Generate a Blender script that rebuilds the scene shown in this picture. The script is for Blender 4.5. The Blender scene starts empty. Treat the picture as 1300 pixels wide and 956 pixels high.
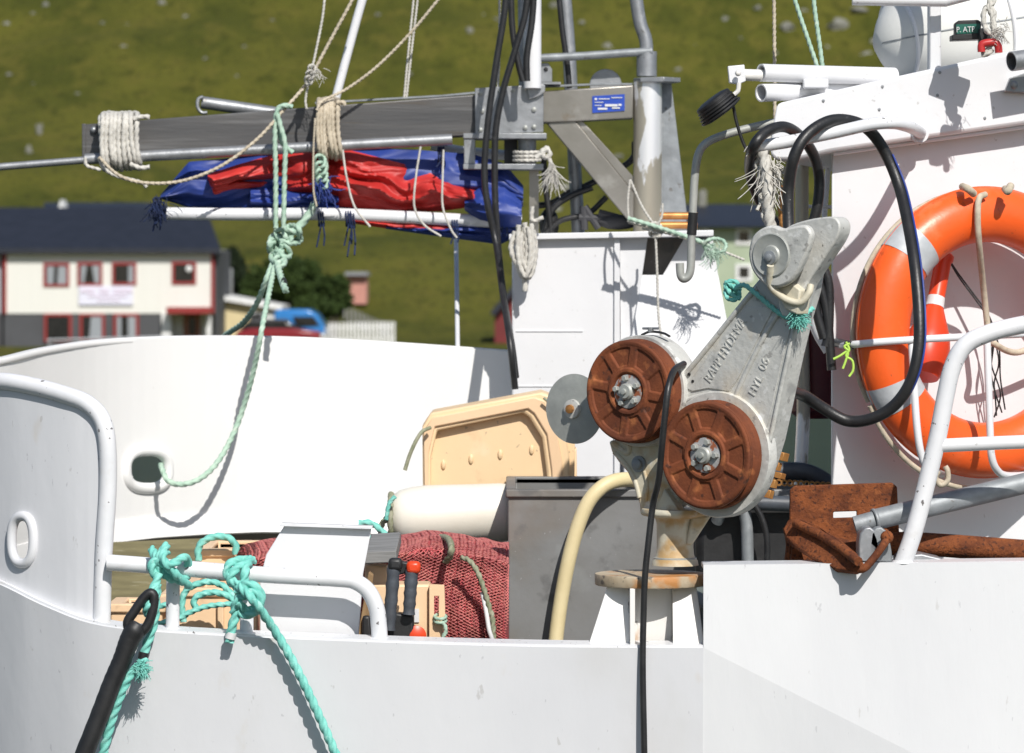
import bpy, math, random
from mathutils import Vector, Matrix, noise
random.seed(7)
C = bpy.context.scene.collection
SC = bpy.context.scene
PI = math.pi
# ------------------------------------------------------------ camera, sky, sun, exposure
F = 5128.0            # focal length in photo pixels (photo is 1300 wide)
EYE = Vector((0, 0, 4.0))
PITCH = math.atan((478 - 350) / F)
cam = bpy.data.cameras.new('camera'); cam_o = bpy.data.objects.new('camera', cam); C.objects.link(cam_o)
cam.sensor_width = 36; cam.lens = 36 * F / 1300; cam.clip_start = 0.5; cam.clip_end = 5000
cam_o.location = EYE; cam_o.rotation_euler = (PI / 2 - PITCH, 0, 0)
cam.dof.use_dof = True; cam.dof.focus_distance = 9.75; cam.dof.aperture_fstop = 9.0
SC.camera = cam_o
SUNDIR = Vector((-0.235, 0.70, -0.675)).normalized()
w = bpy.data.worlds.new('World'); SC.world = w; w.use_nodes = True
nt = w.node_tree; sky = nt.nodes.new('ShaderNodeTexSky'); sky.sky_type = 'NISHITA'; sky.sun_disc = False
sky.sun_elevation = math.asin(-SUNDIR.z); sky.sun_rotation = math.atan2(-SUNDIR.x, -SUNDIR.y)
bg = nt.nodes['Background']; bg.inputs['Strength'].default_value = 0.085
nt.links.new(sky.outputs[0], bg.inputs[0])
sl = bpy.data.lights.new('sun', 'SUN'); sl.energy = 4.4; sl.angle = math.radians(0.5); sl.color = (1, 0.965, 0.91)
so = bpy.data.objects.new('sun', sl); C.objects.link(so); so.rotation_euler = SUNDIR.to_track_quat('-Z', 'Y').to_euler(); so.location = (8, -10, 20)
SC.view_settings.view_transform = 'Standard'; SC.view_settings.look = 'None'; SC.view_settings.gamma = 1
SC.view_settings.exposure = 0.12
SC.view_settings.use_curve_mapping = False

# ------------------------------------------------------------ pixels to world
FW = Vector((0, math.cos(PITCH), -math.sin(PITCH))); UP = Vector((0, math.sin(PITCH), math.cos(PITCH)))
def ray(px, py): return FW + Vector((1, 0, 0)) * ((px - 650) / F) - UP * ((py - 478) / F)
SHIFT = [0.0]      # depth added to the crane and its lines (fades out towards the bulwark edge)
def P(px, py, Y):
    if SHIFT[0]: Y += SHIFT[0] * max(0, min(1, (430 - py) / 110))
    d = ray(px, py); return EYE + d * (Y / d.y)
def PP(pts, Y=None): return [P(p[0], p[1], p[2] if len(p) > 2 else Y) for p in pts]
def S(px, Y): return px * Y / F

# ------------------------------------------------------------ mesh builder
def spl(pts, n=6, closed=False):
    pts = [Vector(p) for p in pts]
    if len(pts) < 3 and not closed: 
        return [pts[0].lerp(pts[1], i / n) for i in range(n + 1)]
    out = []; L = len(pts); rng = L if closed else L - 1
    for i in range(rng):
        p1, p2 = pts[i], pts[(i + 1) % L]
        p0 = pts[i - 1] if (i > 0 or closed) else p1 * 2 - p2
        p3 = pts[(i + 2) % L] if (i + 2 < L or closed) else p2 * 2 - p1
        for k in range(n):
            t = k / n
            out.append(0.5 * ((2 * p1) + (p2 - p0) * t + (2 * p0 - 5 * p1 + 4 * p2 - p3) * t * t + (3 * p1 - p0 - 3 * p2 + p3) * t ** 3))
    if not closed: out.append(pts[-1])
    return out
def resample(pts, step):
    out = [pts[0]]; acc = 0
    for a, b in zip(pts, pts[1:]):
        d = (b - a).length
        if d < 1e-9: continue
        t = step - acc
        while t <= d:
            out.append(a.lerp(b, t / d)); t += step
        acc = d - (t - step)
    if (out[-1] - pts[-1]).length > step * .3: out.append(pts[-1])
    return out
class MB:
    def __init__(s): s.v = []; s.f = []
    def add(s, vs, fs):
        o = len(s.v); s.v += [Vector(v) for v in vs]; s.f += [tuple(i + o for i in f) for f in fs]; return s
    def sweep(s, pts, rad, n=12, closed=False, cap=True, shape=None):
        N = len(pts); vs = []; up = None
        for i, p in enumerate(pts):
            if closed: t = pts[(i + 1) % N] - pts[i - 1]
            else: t = pts[min(i + 1, N - 1)] - pts[max(i - 1, 0)]
            if t.length < 1e-9: t = Vector((0, 0, 1))
            t.normalize()
            if up is None:
                up = Vector((0, 0, 1)) if abs(t.z) < .9 else Vector((0, 1, 0))
            up = (up - t * up.dot(t))
            if up.length < 1e-6: up = t.orthogonal()
            up.normalize(); sd = t.cross(up)
            r = rad[i] if isinstance(rad, (list, tuple)) else rad
            for k in range(n):
                a = 2 * PI * k / n; rr = r * (shape(a, i) if shape else 1)
                vs.append(p + up * (rr * math.cos(a)) + sd * (rr * math.sin(a)))
        fs = []
        for i in range(N if closed else N - 1):
            j = (i + 1) % N
            for k in range(n): fs.append((i * n + k, i * n + (k + 1) % n, j * n + (k + 1) % n, j * n + k))
        if cap and not closed: fs.append(tuple(range(n))[::-1]); fs.append(tuple((N - 1) * n + k for k in range(n)))
        return s.add(vs, fs)
    def tube(s, pts, r, n=14, sm=8, closed=False): return s.sweep(spl(pts, sm, closed), r, n, closed) if not isinstance(r, (list, tuple)) else s.sweep(pts, r, n, closed)
    def rope(s, pts, r, n=12, sm=8, lay=5.0, lobes=3, closed=False, fine=.34, depth=.46):
        q = resample(spl(pts, sm, closed), r * fine); tw = 2 * PI * fine / (lay * .55)
        return s.sweep(q, r, n, False, True, lambda a, i: (1.06 - depth) + depth * abs(math.cos((a * lobes - i * tw) / 2)))
    def hollow(s, a, b, r, t, n=24):
        ax = (b - a).normalized(); L = (b - a).length
        return s.lathe(a, ax, [(r - t, L), (r - t, 0), (r, 0), (r, L), (r - t, L)], n)
    def lathe(s, c, ax, prof, n=32):
        ax = Vector(ax).normalized(); u = ax.orthogonal().normalized(); w_ = ax.cross(u); vs = []
        for r, h in prof:
            for k in range(n):
                a = 2 * PI * k / n; vs.append(c + ax * h + (u * math.cos(a) + w_ * math.sin(a)) * r)
        fs = [(i * n + k, i * n + (k + 1) % n, (i + 1) * n + (k + 1) % n, (i + 1) * n + k) for i in range(len(prof) - 1) for k in range(n)]
        if prof[0][0] > 1e-6 and prof[0] != prof[-1]: fs.append(tuple(range(n))[::-1])
        if prof[-1][0] > 1e-6 and prof[0] != prof[-1]: fs.append(tuple((len(prof) - 1) * n + k for k in range(n)))
        return s.add(vs, fs)
    def prism(s, poly, ext):
        n = len(poly); ext = Vector(ext)
        return s.add(list(poly) + [p + ext for p in poly], [tuple(range(n)), tuple(range(n, 2 * n))[::-1]] + [(i, i + n, (i + 1) % n + n, (i + 1) % n) for i in range(n)])
    def frame(s, outer, inner, ext):
        n = len(outer); ext = Vector(ext); V = list(outer) + list(inner); V += [p + ext for p in V]; fs = []
        for i in range(n):
            j = (i + 1) % n
            fs += [(i, j, n + j, n + i), (2 * n + i, 3 * n + i, 3 * n + j, 2 * n + j), (i, 2 * n + i, 2 * n + j, j), (n + i, n + j, 3 * n + j, 3 * n + i)]
        return s.add(V, fs)
    def box(s, c, size, M=None):
        M = M or Matrix.Identity(3); x, y, z = [d / 2 for d in size]
        vs = [c + M @ Vector((a * x, b * y, d * z)) for a in (-1, 1) for b in (-1, 1) for d in (-1, 1)]
        return s.add(vs, [(0, 1, 3, 2), (4, 6, 7, 5), (0, 4, 5, 1), (2, 3, 7, 6), (0, 2, 6, 4), (1, 5, 7, 3)])
    def pbox(s, x0, y0, x1, y1, Y, depth):    # box traced by its front rectangle in photo pixels
        return s.prism(PP([(x0, y0), (x1, y0), (x1, y1), (x0, y1)], Y), (0, depth, 0))
    def grid(s, fn, nu, nv, mask=None, wrap=False):
        vs = [fn(i / nu, j / nv) for i in range(nu + 1) for j in range(nv + 1)]
        fs = [(i * (nv + 1) + j, (i + 1) * (nv + 1) + j, (i + 1) * (nv + 1) + j + 1, i * (nv + 1) + j + 1) for i in range(nu) for j in range(nv)
              if mask is None or mask((i + .5) / nu, (j + .5) / nv)]
        return s.add(vs, fs)
    def ball(s, c, r, n=16, sc=(1, 1, 1)):
        m = n // 2; vs = []
        for j in range(m + 1):
            for k in range(n):
                a = PI * j / m; b = 2 * PI * k / n
                vs.append(c + Vector((r * sc[0] * math.sin(a) * math.cos(b), r * sc[1] * math.sin(a) * math.sin(b), r * sc[2] * math.cos(a))))
        return s.add(vs, [(j * n + k, (j + 1) * n + k, (j + 1) * n + (k + 1) % n, j * n + (k + 1) % n) for j in range(m) for k in range(n)])
    def build(s, name, mat, parent=None, ang=38, bevel=0, label=None, solid=0, sub=0, kind=None, base=None):
        if parent is None:
            xs = [v.x for v in s.v]; ys = [v.y for v in s.v]; zs = [v.z for v in s.v]
            org = base if base is not None else Vector(((min(xs) + max(xs)) / 2, (min(ys) + max(ys)) / 2, min(zs)))
        else:
            org = Vector((0, 0, 0)); q = parent
            while q: org += q.location; q = q.parent
        me = bpy.data.meshes.new(name); me.from_pydata([v - org for v in s.v], [], s.f); me.update()
        import bmesh
        b = bmesh.new(); b.from_mesh(me)
        if len(b.verts) < 60000: bmesh.ops.remove_doubles(b, verts=b.verts, dist=1e-6)
        bmesh.ops.recalc_face_normals(b, faces=b.faces); b.to_mesh(me); b.free()
        for p in me.polygons: p.use_smooth = True
        me.set_sharp_from_angle(angle=math.radians(ang))
        o = bpy.data.objects.new(name, me); C.objects.link(o); me.materials.append(mat)
        if parent is None: o.location = org
        else: o.parent = parent
        if solid: m = o.modifiers.new('s', 'SOLIDIFY'); m.thickness = solid; m.offset = 0; m = o.modifiers.new('e', 'EDGE_SPLIT'); m.split_angle = math.radians(50); m.use_edge_sharp = True
        if bevel: m = o.modifiers.new('b', 'BEVEL'); m.width = bevel; m.segments = 2; m.limit_method = 'ANGLE'; m.angle_limit = math.radians(35); m.harden_normals = False
        if sub: m = o.modifiers.new('u', 'SUBSURF'); m.levels = m.render_levels = sub
        if label: o['label'] = label
        if kind: o['kind'] = kind
        return o
def tag(o, label, cat, group=None, kind=None):
    o['label'] = label; o['category'] = cat
    if group: o['group'] = group
    if kind: o['kind'] = kind
    return o
def thing(name, label, cat, loc, group=None):
    o = bpy.data.objects.new(name, None); C.objects.link(o); o.location = loc; o.empty_display_size = .1
    return tag(o, label, cat, group)
def text_mesh(name, body, size, ext, mat, parent, origin, xdir, ydir, spacing=1.0, sx=1.0):
    cu = bpy.data.curves.new('txt', 'FONT'); cu.body = body; cu.size = size; cu.extrude = ext; cu.space_character = spacing; cu.bevel_depth = 0
    to = bpy.data.objects.new('txt', cu); C.objects.link(to)
    me = bpy.data.meshes.new_from_object(to.evaluated_get(bpy.context.evaluated_depsgraph_get()))
    x = Vector(xdir).normalized(); y = Vector(ydir); y = (y - x * y.dot(x)).normalized(); z = x.cross(y)
    mb = MB(); mb.add([origin + x * (v.co.x * sx) + y * v.co.y + z * v.co.z for v in me.vertices], [tuple(p.vertices) for p in me.polygons])
    bpy.data.objects.remove(to); bpy.data.curves.remove(cu); bpy.data.meshes.remove(me)
    return mb.build(name, mat, parent)

# ------------------------------------------------------------ materials
def lin(c): return tuple(((x / 255) / 12.92 if x / 255 <= .04045 else ((x / 255 + .055) / 1.055) ** 2.4) for x in c)
def mat(name, c1, c2=None, scale=20, rough=.5, metal=0, bump=0, bscale=None, spots=(), stretch=(1, 1, 1), contrast=(.35, .65), detail=6, spec=.5, rough2=None, coat=0, pos=False):
    m = bpy.data.materials.new(name); m.use_nodes = True; t = m.node_tree; N = t.nodes; L = t.links
    b = N['Principled BSDF']; b.inputs['Metallic'].default_value = metal; b.inputs['Roughness'].default_value = rough
    b.inputs['Specular IOR Level'].default_value = spec; b.inputs['Coat Weight'].default_value = coat
    tc = N.new('ShaderNodeTexCoord'); mp = N.new('ShaderNodeMapping'); mp.inputs['Scale'].default_value = stretch
    if pos:
        g = N.new('ShaderNodeNewGeometry'); L.new(g.outputs['Position'], mp.inputs[0])
    else: L.new(tc.outputs['Object'], mp.inputs[0])
    def noi(sc, det, off=0, dist=0):
        n = N.new('ShaderNodeTexNoise'); n.inputs['Scale'].default_value = sc; n.inputs['Detail'].default_value = det; n.inputs['Distortion'].default_value = dist
        if off:
            v = N.new('ShaderNodeVectorMath'); v.operation = 'ADD'; v.inputs[1].default_value = (off, off * 1.7, off * .6); L.new(mp.outputs[0], v.inputs[0]); L.new(v.outputs[0], n.inputs[0])
        else: L.new(mp.outputs[0], n.inputs[0])
        return n
    def ramp(src, a, bb):
        r = N.new('ShaderNodeMapRange'); r.inputs[1].default_value = a; r.inputs[2].default_value = bb; L.new(src, r.inputs[0]); return r.outputs[0]
    def mix(fac, ca, cb):
        x = N.new('ShaderNodeMix'); x.data_type = 'RGBA'
        L.new(fac, x.inputs[0])
        for s_, c in ((6, ca), (7, cb)):
            if isinstance(c, tuple): x.inputs[s_].default_value = (*c, 1)
            else: L.new(c, x.inputs[s_])
        return x.outputs[2]
    c2 = c2 or tuple(x * .9 for x in c1)
    n1 = noi(scale, detail); col = mix(ramp(n1.outputs[0], *contrast), c1, c2)
    for k, sp in enumerate(spots):      # (colour, scale, threshold, softness, strength)
        n2 = noi(sp[1], 8, 3.1 + 5.7 * k); f = ramp(n2.outputs[0], sp[2], sp[2] + sp[3])
        if len(sp) > 4:
            mm = N.new('ShaderNodeMath'); mm.operation = 'MULTIPLY'; mm.inputs[1].default_value = sp[4]; L.new(f, mm.inputs[0]); f = mm.outputs[0]
        col = mix(f, col, sp[0])
    L.new(col, b.inputs['Base Color'])
    if rough2 is not None:
        r = ramp(n1.outputs[0], *contrast); x = N.new('ShaderNodeMapRange'); x.inputs[3].default_value = rough; x.inputs[4].default_value = rough2; L.new(r, x.inputs[0]); L.new(x.outputs[0], b.inputs['Roughness'])
    if bump:
        nb = noi(bscale or scale * 2, 6, 9.3); bp = N.new('ShaderNodeBump'); bp.inputs['Strength'].default_value = 1; bp.inputs['Distance'].default_value = bump
        L.new(nb.outputs[0], bp.inputs['Height']); L.new(bp.outputs[0], b.inputs['Normal'])
    return m
RUST = (.30, .11, .03)
M = {}
M['plating'] = mat('bright_side_paint', (.70, .705, .715), (.65, .655, .67), 2.2, .36, bump=.006, bscale=5, spots=[((.50, .49, .48), 30, .70, .03, .5), ((.56, .44, .28), 6, .66, .12, .55), ((.45, .45, .47), 70, .70, .015, .5)], stretch=(1, 1, .3))
M['white'] = mat('white_paint', (.74, .74, .755), (.68, .685, .70), 3, .33, bump=.0012, bscale=11, spots=[((.45, .44, .43), 38, .70, .03, .7), ((.55, .45, .30), 7, .70, .12, .35), ((.62, .62, .62), 60, .66, .06, .5)])
M['hull'] = mat('hull_paint', (.68, .685, .70), (.625, .63, .65), 2.2, .36, bump=.005, bscale=4.5, spots=[((.44, .43, .42), 30, .70, .03, .6), ((.50, .49, .46), 4, .58, .18, .35), ((.52, .44, .33), 11, .68, .10, .35), ((.38, .38, .40), 70, .70, .015, .5)], stretch=(1, 1, .45))
M['inner'] = mat('gelcoat', (.79, .785, .775), (.755, .75, .735), 1.6, .38, bump=.0012, bscale=4, spots=[((.6, .58, .54), 40, .74, .03, .5)])
M['chip'] = mat('chipped_white_paint', (.74, .74, .755), (.66, .67, .69), 6, .35, bump=.001, bscale=30, spots=[((.16, .15, .15), 70, .675, .015, 1), ((.55, .53, .50), 14, .62, .1, .5)], stretch=(1, 1, 1))
M['rustywhite'] = mat('rust_stained_white', (.76, .75, .72), (.70, .68, .64), 6, .45, bump=.0015, bscale=25, spots=[((.50, .26, .09), 14, .60, .1, .9), ((.20, .19, .18), 30, .66, .03, .9)], stretch=(1, 1, .35))
M['rust'] = mat('rusted_iron', (.235, .072, .024), (.105, .032, .014), 22, .88, bump=.0035, bscale=130, spots=[((.29, .095, .032), 75, .58, .14, .7), ((.05, .02, .014), 110, .56, .08, .8)], spec=.25)
M['rustdisc'] = mat('rusted_cast_disc', (.23, .066, .025), (.12, .036, .017), 11, .8, bump=.0012, bscale=160, spots=[((.40, .14, .05), 25, .58, .15, .75), ((.07, .03, .02), 34, .62, .06, .85)], spec=.3)
M['hub'] = mat('rust_stained_zinc', (.5, .5, .5), (.36, .35, .34), 50, .5, metal=.3, bump=.0008, bscale=120, spots=[((.32, .09, .03), 40, .5, .06, .95)])
M['cast'] = mat('weathered_cast_aluminium', (.60, .595, .56), (.49, .49, .465), 9, .55, metal=.1, bump=.0016, bscale=70, spots=[((.30, .30, .29), 13, .57, .10, .7), ((.58, .47, .31), 6, .54, .14, .6), ((.20, .19, .18), 45, .64, .04, .6), ((.74, .74, .72), 30, .62, .05, .6), ((.12, .11, .1), 60, .70, .03, .8)])
M['castred'] = mat('pink_stained_casting', (.50, .45, .42), (.42, .34, .32), 12, .6, metal=.15, bump=.001, bscale=90, spots=[((.30, .28, .26), 18, .60, .08, .6)])
M['stem'] = mat('stained_cast_base', (.60, .56, .45), (.50, .45, .33), 10, .55, bump=.0015, bscale=50, spots=[((.44, .27, .10), 11, .52, .12, .85), ((.25, .23, .2), 22, .66, .06, .7), ((.68, .68, .66), 16, .6, .08, .7)])
M['baseplate'] = mat('rust_edged_plate', (.50, .42, .30), (.36, .27, .17), 16, .6, bump=.0015, bscale=60, spots=[((.48, .20, .05), 11, .52, .10, .9), ((.10, .09, .08), 40, .60, .05, .8)])
M['zinc'] = mat('zinc_disc', (.42, .43, .40), (.33, .34, .32), 22, .5, metal=.25, bump=.0005, bscale=90, spots=[((.30, .30, .28), 18, .62, .1, .6)])
M['galv'] = mat('galvanised_steel', (.36, .37, .385), (.27, .28, .29), 20, .45, metal=.6, bump=.0008, bscale=60, spots=[((.18, .17, .16), 30, .64, .08, .8), ((.5, .5, .5), 24, .62, .08, .6)])
M['pipe'] = mat('dull_galvanised_pipe', (.30, .32, .335), (.22, .235, .245), 25, .55, metal=.35, bump=.0006, bscale=90, spots=[((.14, .13, .12), 30, .66, .05, .9), ((.42, .43, .44), 18, .6, .1, .6)])
M['boom'] = mat('weathered_steel_beam', (.115, .112, .11), (.080, .080, .082), 5, .45, metal=.25, bump=.0008, bscale=30, stretch=(.3, 1, 4), spots=[((.20, .20, .20), 6, .60, .1, .6), ((.09, .075, .06), 14, .62, .1, .7)])
M['stainless'] = mat('stained_stainless', (.33, .31, .28), (.25, .235, .205), 6, .38, metal=.7, bump=.0006, bscale=30, spots=[((.5, .48, .44), 9, .60, .1, .6), ((.22, .16, .10), 14, .64, .08, .5)])
M['mast'] = mat('flaking_white_mast', (.45, .41, .33), (.36, .33, .27), 8, .35, metal=.45, bump=.0008, bscale=40, stretch=(1, 1, .35), spots=[((.82, .82, .82), 9, .53, .02, 1), ((.38, .18, .05), 16, .66, .06, .8)])
M['tank'] = mat('grey_steel_tank', (.235, .238, .24), (.19, .187, .18), 5, .55, metal=.25, bump=.0006, bscale=40, spots=[((.27, .28, .28), 7, .60, .06, .5), ((.20, .165, .13), 3, .50, .15, .75), ((.11, .11, .11), 12, .60, .08, .6), ((.38, .38, .38), 70, .70, .02, .7)])
M['black'] = mat('black_rubber', (.014, .014, .015), (.022, .022, .023), 30, .42, bump=.0006, bscale=150, spots=[((.06, .06, .06), 40, .68, .05, .5)])
M['blackplastic'] = mat('black_plastic', (.012, .012, .013), (.02, .02, .021), 30, .5, bump=.0004, bscale=100)
M['greygrip'] = mat('dark_grey_grip', (.065, .075, .09), (.05, .055, .065), 30, .5, bump=.0005, bscale=120)
M['orange'] = mat('orange_buoy_plastic', (.86, .125, .020), (.80, .10, .015), 3, .36, bump=.0006, bscale=60, spots=[((.50, .07, .015), 34, .66, .04, .7), ((.90, .26, .11), 9, .58, .12, .5), ((.35, .08, .03), 70, .70, .02, .7)])
M['orangered'] = mat('red_orange_plastic', (.70, .06, .012), (.60, .045, .01), 5, .38)
M['reflect'] = mat('reflective_tape', (.50, .52, .54), (.42, .44, .46), 30, .45, bump=.0008, bscale=80, spots=[((.4, .4, .42), 40, .62, .1, .6)])
M['tan'] = mat('tan_plastic', (.80, .59, .36), (.76, .55, .325), 3, .5, bump=.0004, bscale=30, spots=[((.58, .40, .23), 14, .60, .12, .6), ((.40, .30, .2), 60, .69, .02, .7), ((.84, .68, .48), 9, .62, .1, .4)])
M['tan2'] = mat('pale_tan_plastic', (.80, .57, .36), (.74, .51, .31), 4, .5, bump=.0004, bscale=30, spots=[((.5, .33, .2), 18, .66, .08, .6)])
M['fender'] = mat('off_white_fender', (.80, .77, .68), (.74, .70, .60), 5, .42, bump=.0006, bscale=30, spots=[((.45, .42, .36), 22, .70, .04, .6), ((.62, .55, .42), 7, .62, .12, .6)])
M['hose'] = mat('cream_hose', (.74, .63, .38), (.66, .55, .31), 8, .5, bump=.0005, bscale=60, spots=[((.35, .29, .17), 25, .66, .06, .6)])
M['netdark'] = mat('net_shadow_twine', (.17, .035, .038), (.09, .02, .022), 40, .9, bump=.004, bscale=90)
M['net'] = mat('red_net_twine', (.60, .115, .12), (.46, .075, .085), 30, .8, bump=.0008, bscale=300, spots=[((.55, .18, .14), 50, .60, .08, .7)])
M['netfadelight'] = mat('faded_highlight_net_twine', (.64, .22, .19), (.52, .14, .14), 30, .8, bump=.0008, bscale=300)  # paler twine, also for highlights painted onto the top netting
M['ropewhite'] = mat('white_rope', (.60, .58, .53), (.46, .44, .40), 60, .8, bump=.0008, bscale=250)
M['ropecream'] = mat('cream_rope', (.55, .48, .37), (.42, .36, .27), 60, .8, bump=.0008, bscale=250)
M['ropeteal'] = mat('teal_rope', (.22, .60, .52), (.15, .50, .43), 25, .6, bump=.0010, bscale=400, spots=[((.42, .74, .67), 50, .60, .08, .6)])
M['ropegreen'] = mat('pale_green_rope', (.42, .56, .45), (.31, .46, .36), 30, .7, bump=.0008, bscale=300, spots=[((.60, .66, .56), 60, .58, .1, .6)])
M['ropeolive'] = mat('olive_rope', (.32, .32, .23), (.20, .22, .13), 60, .8, bump=.0008, bscale=300)
M['blue'] = mat('blue_tarpaulin', (.022, .050, .26), (.014, .034, .18), 8, .5, bump=.0012, bscale=30)
M['red'] = mat('red_tarpaulin', (.56, .035, .028), (.40, .02, .018), 8, .55, bump=.0012, bscale=30)
M['navy'] = mat('navy_cord', (.01, .025, .09), (.008, .015, .05), 40, .8)
M['plate'] = mat('blue_nameplate', (.02, .07, .42), (.018, .06, .36), 20, .4)
M['print'] = mat('white_print', (.7, .7, .7), (.6, .6, .6), 30, .5)
M['lime'] = mat('lime_cord', (.50, .75, .12), (.42, .65, .1), 40, .6)
M['maroon'] = mat('maroon_paint', (.10, .012, .018), (.08, .01, .014), 6, .4, spots=[((.3, .2, .2), 16, .70, .05, .7)])
M['wood'] = mat('weathered_wood', (.34, .22, .11), (.20, .125, .06), 8, .8, stretch=(6, 6, .6), bump=.001, bscale=30)
M['woodgrey'] = mat('grey_wood', (.25, .25, .245), (.17, .17, .165), 10, .8, stretch=(.6, 3, 6), bump=.001, bscale=40)
M['moss'] = mat('algae_stained_board', (.20, .175, .085), (.12, .105, .05), 12, .85, stretch=(.5, 1, 5), bump=.001, bscale=40, spots=[((.26, .24, .15), 30, .6, .1, .7)])
M['redshackle'] = mat('red_shackle', (.50, .03, .03), (.4, .025, .025), 20, .35)
M['deck'] = mat('grey_green_deck', (.16, .19, .17), (.12, .14, .13), 6, .7, bump=.001, bscale=80)
M['innerlow'] = mat('shaded_inner_hull', (.30, .24, .18), (.2, .17, .13), 5, .7, bump=.001, bscale=30)  # brown-grey holds the shade under the bulwark lip in its colour
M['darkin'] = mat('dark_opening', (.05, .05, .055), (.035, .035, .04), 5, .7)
M['raft'] = mat('liferaft_shell', (.70, .70, .67), (.66, .66, .63), 3, .42, bump=.0006, bscale=20, spots=[((.42, .41, .38), 30, .70, .05, .5)])
M['brass'] = mat('orange_brass', (.55, .28, .09), (.40, .17, .05), 30, .4, metal=.5)
M['display'] = mat('green_label', (.01, .10, .075), (.012, .13, .09), 60, .4)
# ============================================================ SETTING
M['hill'] = mat('hill_grass', (.094, .092, .015), (.056, .062, .010), .16, .95, pos=True, stretch=(1, .45, 1), bump=.12, bscale=2.2, contrast=(.38, .62), detail=9, spec=.1, spots=[((.100, .092, .017), .45, .52, .12, .8), ((.032, .038, .006), .9, .56, .12, .6), ((.035, .036, .008), 3.2, .56, .06, .6), ((.12, .11, .03), 5, .62, .05, .4)])
M['field'] = M['hill']
M['water'] = mat('harbour_water', (.022, .034, .018), (.014, .024, .013), .5, .3, bump=.15, bscale=3, stretch=(.5, 1.5, 1), spec=.12)
M['rock'] = mat('pale_lichen_rock', (.22, .22, .19), (.13, .13, .11), 3, .9, bump=.02, bscale=8, spots=[((.10, .10, .06), 4, .58, .1, .8)])
M['leafdark'] = mat('dark_conifer_leaf', (.012, .020, .006), (.008, .014, .005), 3, .8, spec=.2)
M['leaf'] = mat('bush_leaf', (.030, .050, .009), (.018, .032, .006), 1.4, .8, spec=.2)
M['bark'] = mat('bark', (.10, .08, .06), (.06, .05, .04), 6, .9)
M['wallcream'] = mat('cream_wall', (.72, .71, .655), (.69, .68, .625), 1.2, .7, stretch=(14, 14, .3))
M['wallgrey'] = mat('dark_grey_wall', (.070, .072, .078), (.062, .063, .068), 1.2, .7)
M['walllilac'] = mat('pale_lilac_wall', (.42, .40, .44), (.38, .36, .40), 1.2, .7)
M['roofblack'] = mat('blue_black_roof', (.016, .019, .030), (.012, .015, .024), 2, .55)
M['redtrim'] = mat('red_trim', (.28, .025, .022), (.24, .022, .02), 4, .6)
M['glass'] = mat('dark_window_glass', (.012, .013, .014), (.02, .02, .02), 4, .12)
M['curtain'] = mat('white_curtain', (.34, .36, .38), (.22, .24, .26), 2, .9, stretch=(14, 1, .2))
M['whitewood'] = mat('white_painted_wood', (.78, .78, .77), (.66, .66, .64), 5, .6)
M['banner'] = mat('white_banner', (.70, .70, .80), (.68, .67, .77), 5, .6)
M['pinkprint'] = mat('faded_pink_print', (.68, .58, .68), (.64, .54, .64), 5, .6)
M['greenwall'] = mat('sage_green_wall', (.36, .42, .30), (.33, .39, .27), 1.2, .7)
M['door'] = mat('brown_door', (.30, .11, .06), (.25, .09, .05), 4, .5)
M['vanblue'] = mat('blue_car_paint', (.03, .20, .52), (.025, .18, .48), 4, .25, coat=.6)
M['carred'] = mat('dark_red_car_paint', (.22, .012, .018), (.2, .01, .016), 4, .25, coat=.6)
M['tyre'] = mat('tyre', (.02, .02, .02), (.025, .025, .025), 8, .8)
M['pinkwall'] = mat('pink_shed_wall', (.52, .25, .20), (.46, .21, .17), 2, .8)
M['shedcream'] = mat('cream_shed_wall', (.62, .52, .30), (.58, .48, .27), 2, .7)
M['redbarn'] = mat('barn_red_wall', (.16, .022, .022), (.13, .02, .02), 2, .8)

def hz(x, y):
    z = -1.2 + min(2.0, max(0, (y - 117) / 10) * 1.2)
    z += max(0, y - 140) * .012
    s = max(0, y - 176); z += s * s * .0035 / (1 + s * .014) 
    n = noise.noise(Vector((x * .02, y * .02, 1.3))) * min(6, s * .09) + noise.noise(Vector((x * .09, y * .07, 4.3))) * min(1.6, s * .03) + noise.noise(Vector((x * .35, y * .3, 8))) * min(.30, .02 + s * .008)
    return z + n
def gy(j, n):
    t = j / n; return 112 + 150 * t + 1100 * t ** 4
mb = MB(); mb.grid(lambda u, v: Vector(((u - .5) * (320 + gy(v * 260, 260) * 1.6), gy(v * 260, 260), hz((u - .5) * (320 + gy(v * 260, 260) * 1.6), gy(v * 260, 260)))), 260, 260)
o = mb.build('hillside', M['hill'], ang=180, base=Vector((0, 112, 0))); o['kind'] = 'structure'
mb = MB(); mb.grid(lambda u, v: Vector(((u - .5) * 3000, -300 + 460 * v, 0)), 4, 4)
o = mb.build('water', M['water'], base=Vector((0, 0, 0))); o['kind'] = 'structure'

def ground_hit(px, py):
    d = ray(px, py); d = d / d.y; y = 125.0
    while y < 900:
        p = EYE + d * y
        if p.z <= hz(p.x, p.y): return p
        y += .5
    return None
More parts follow.
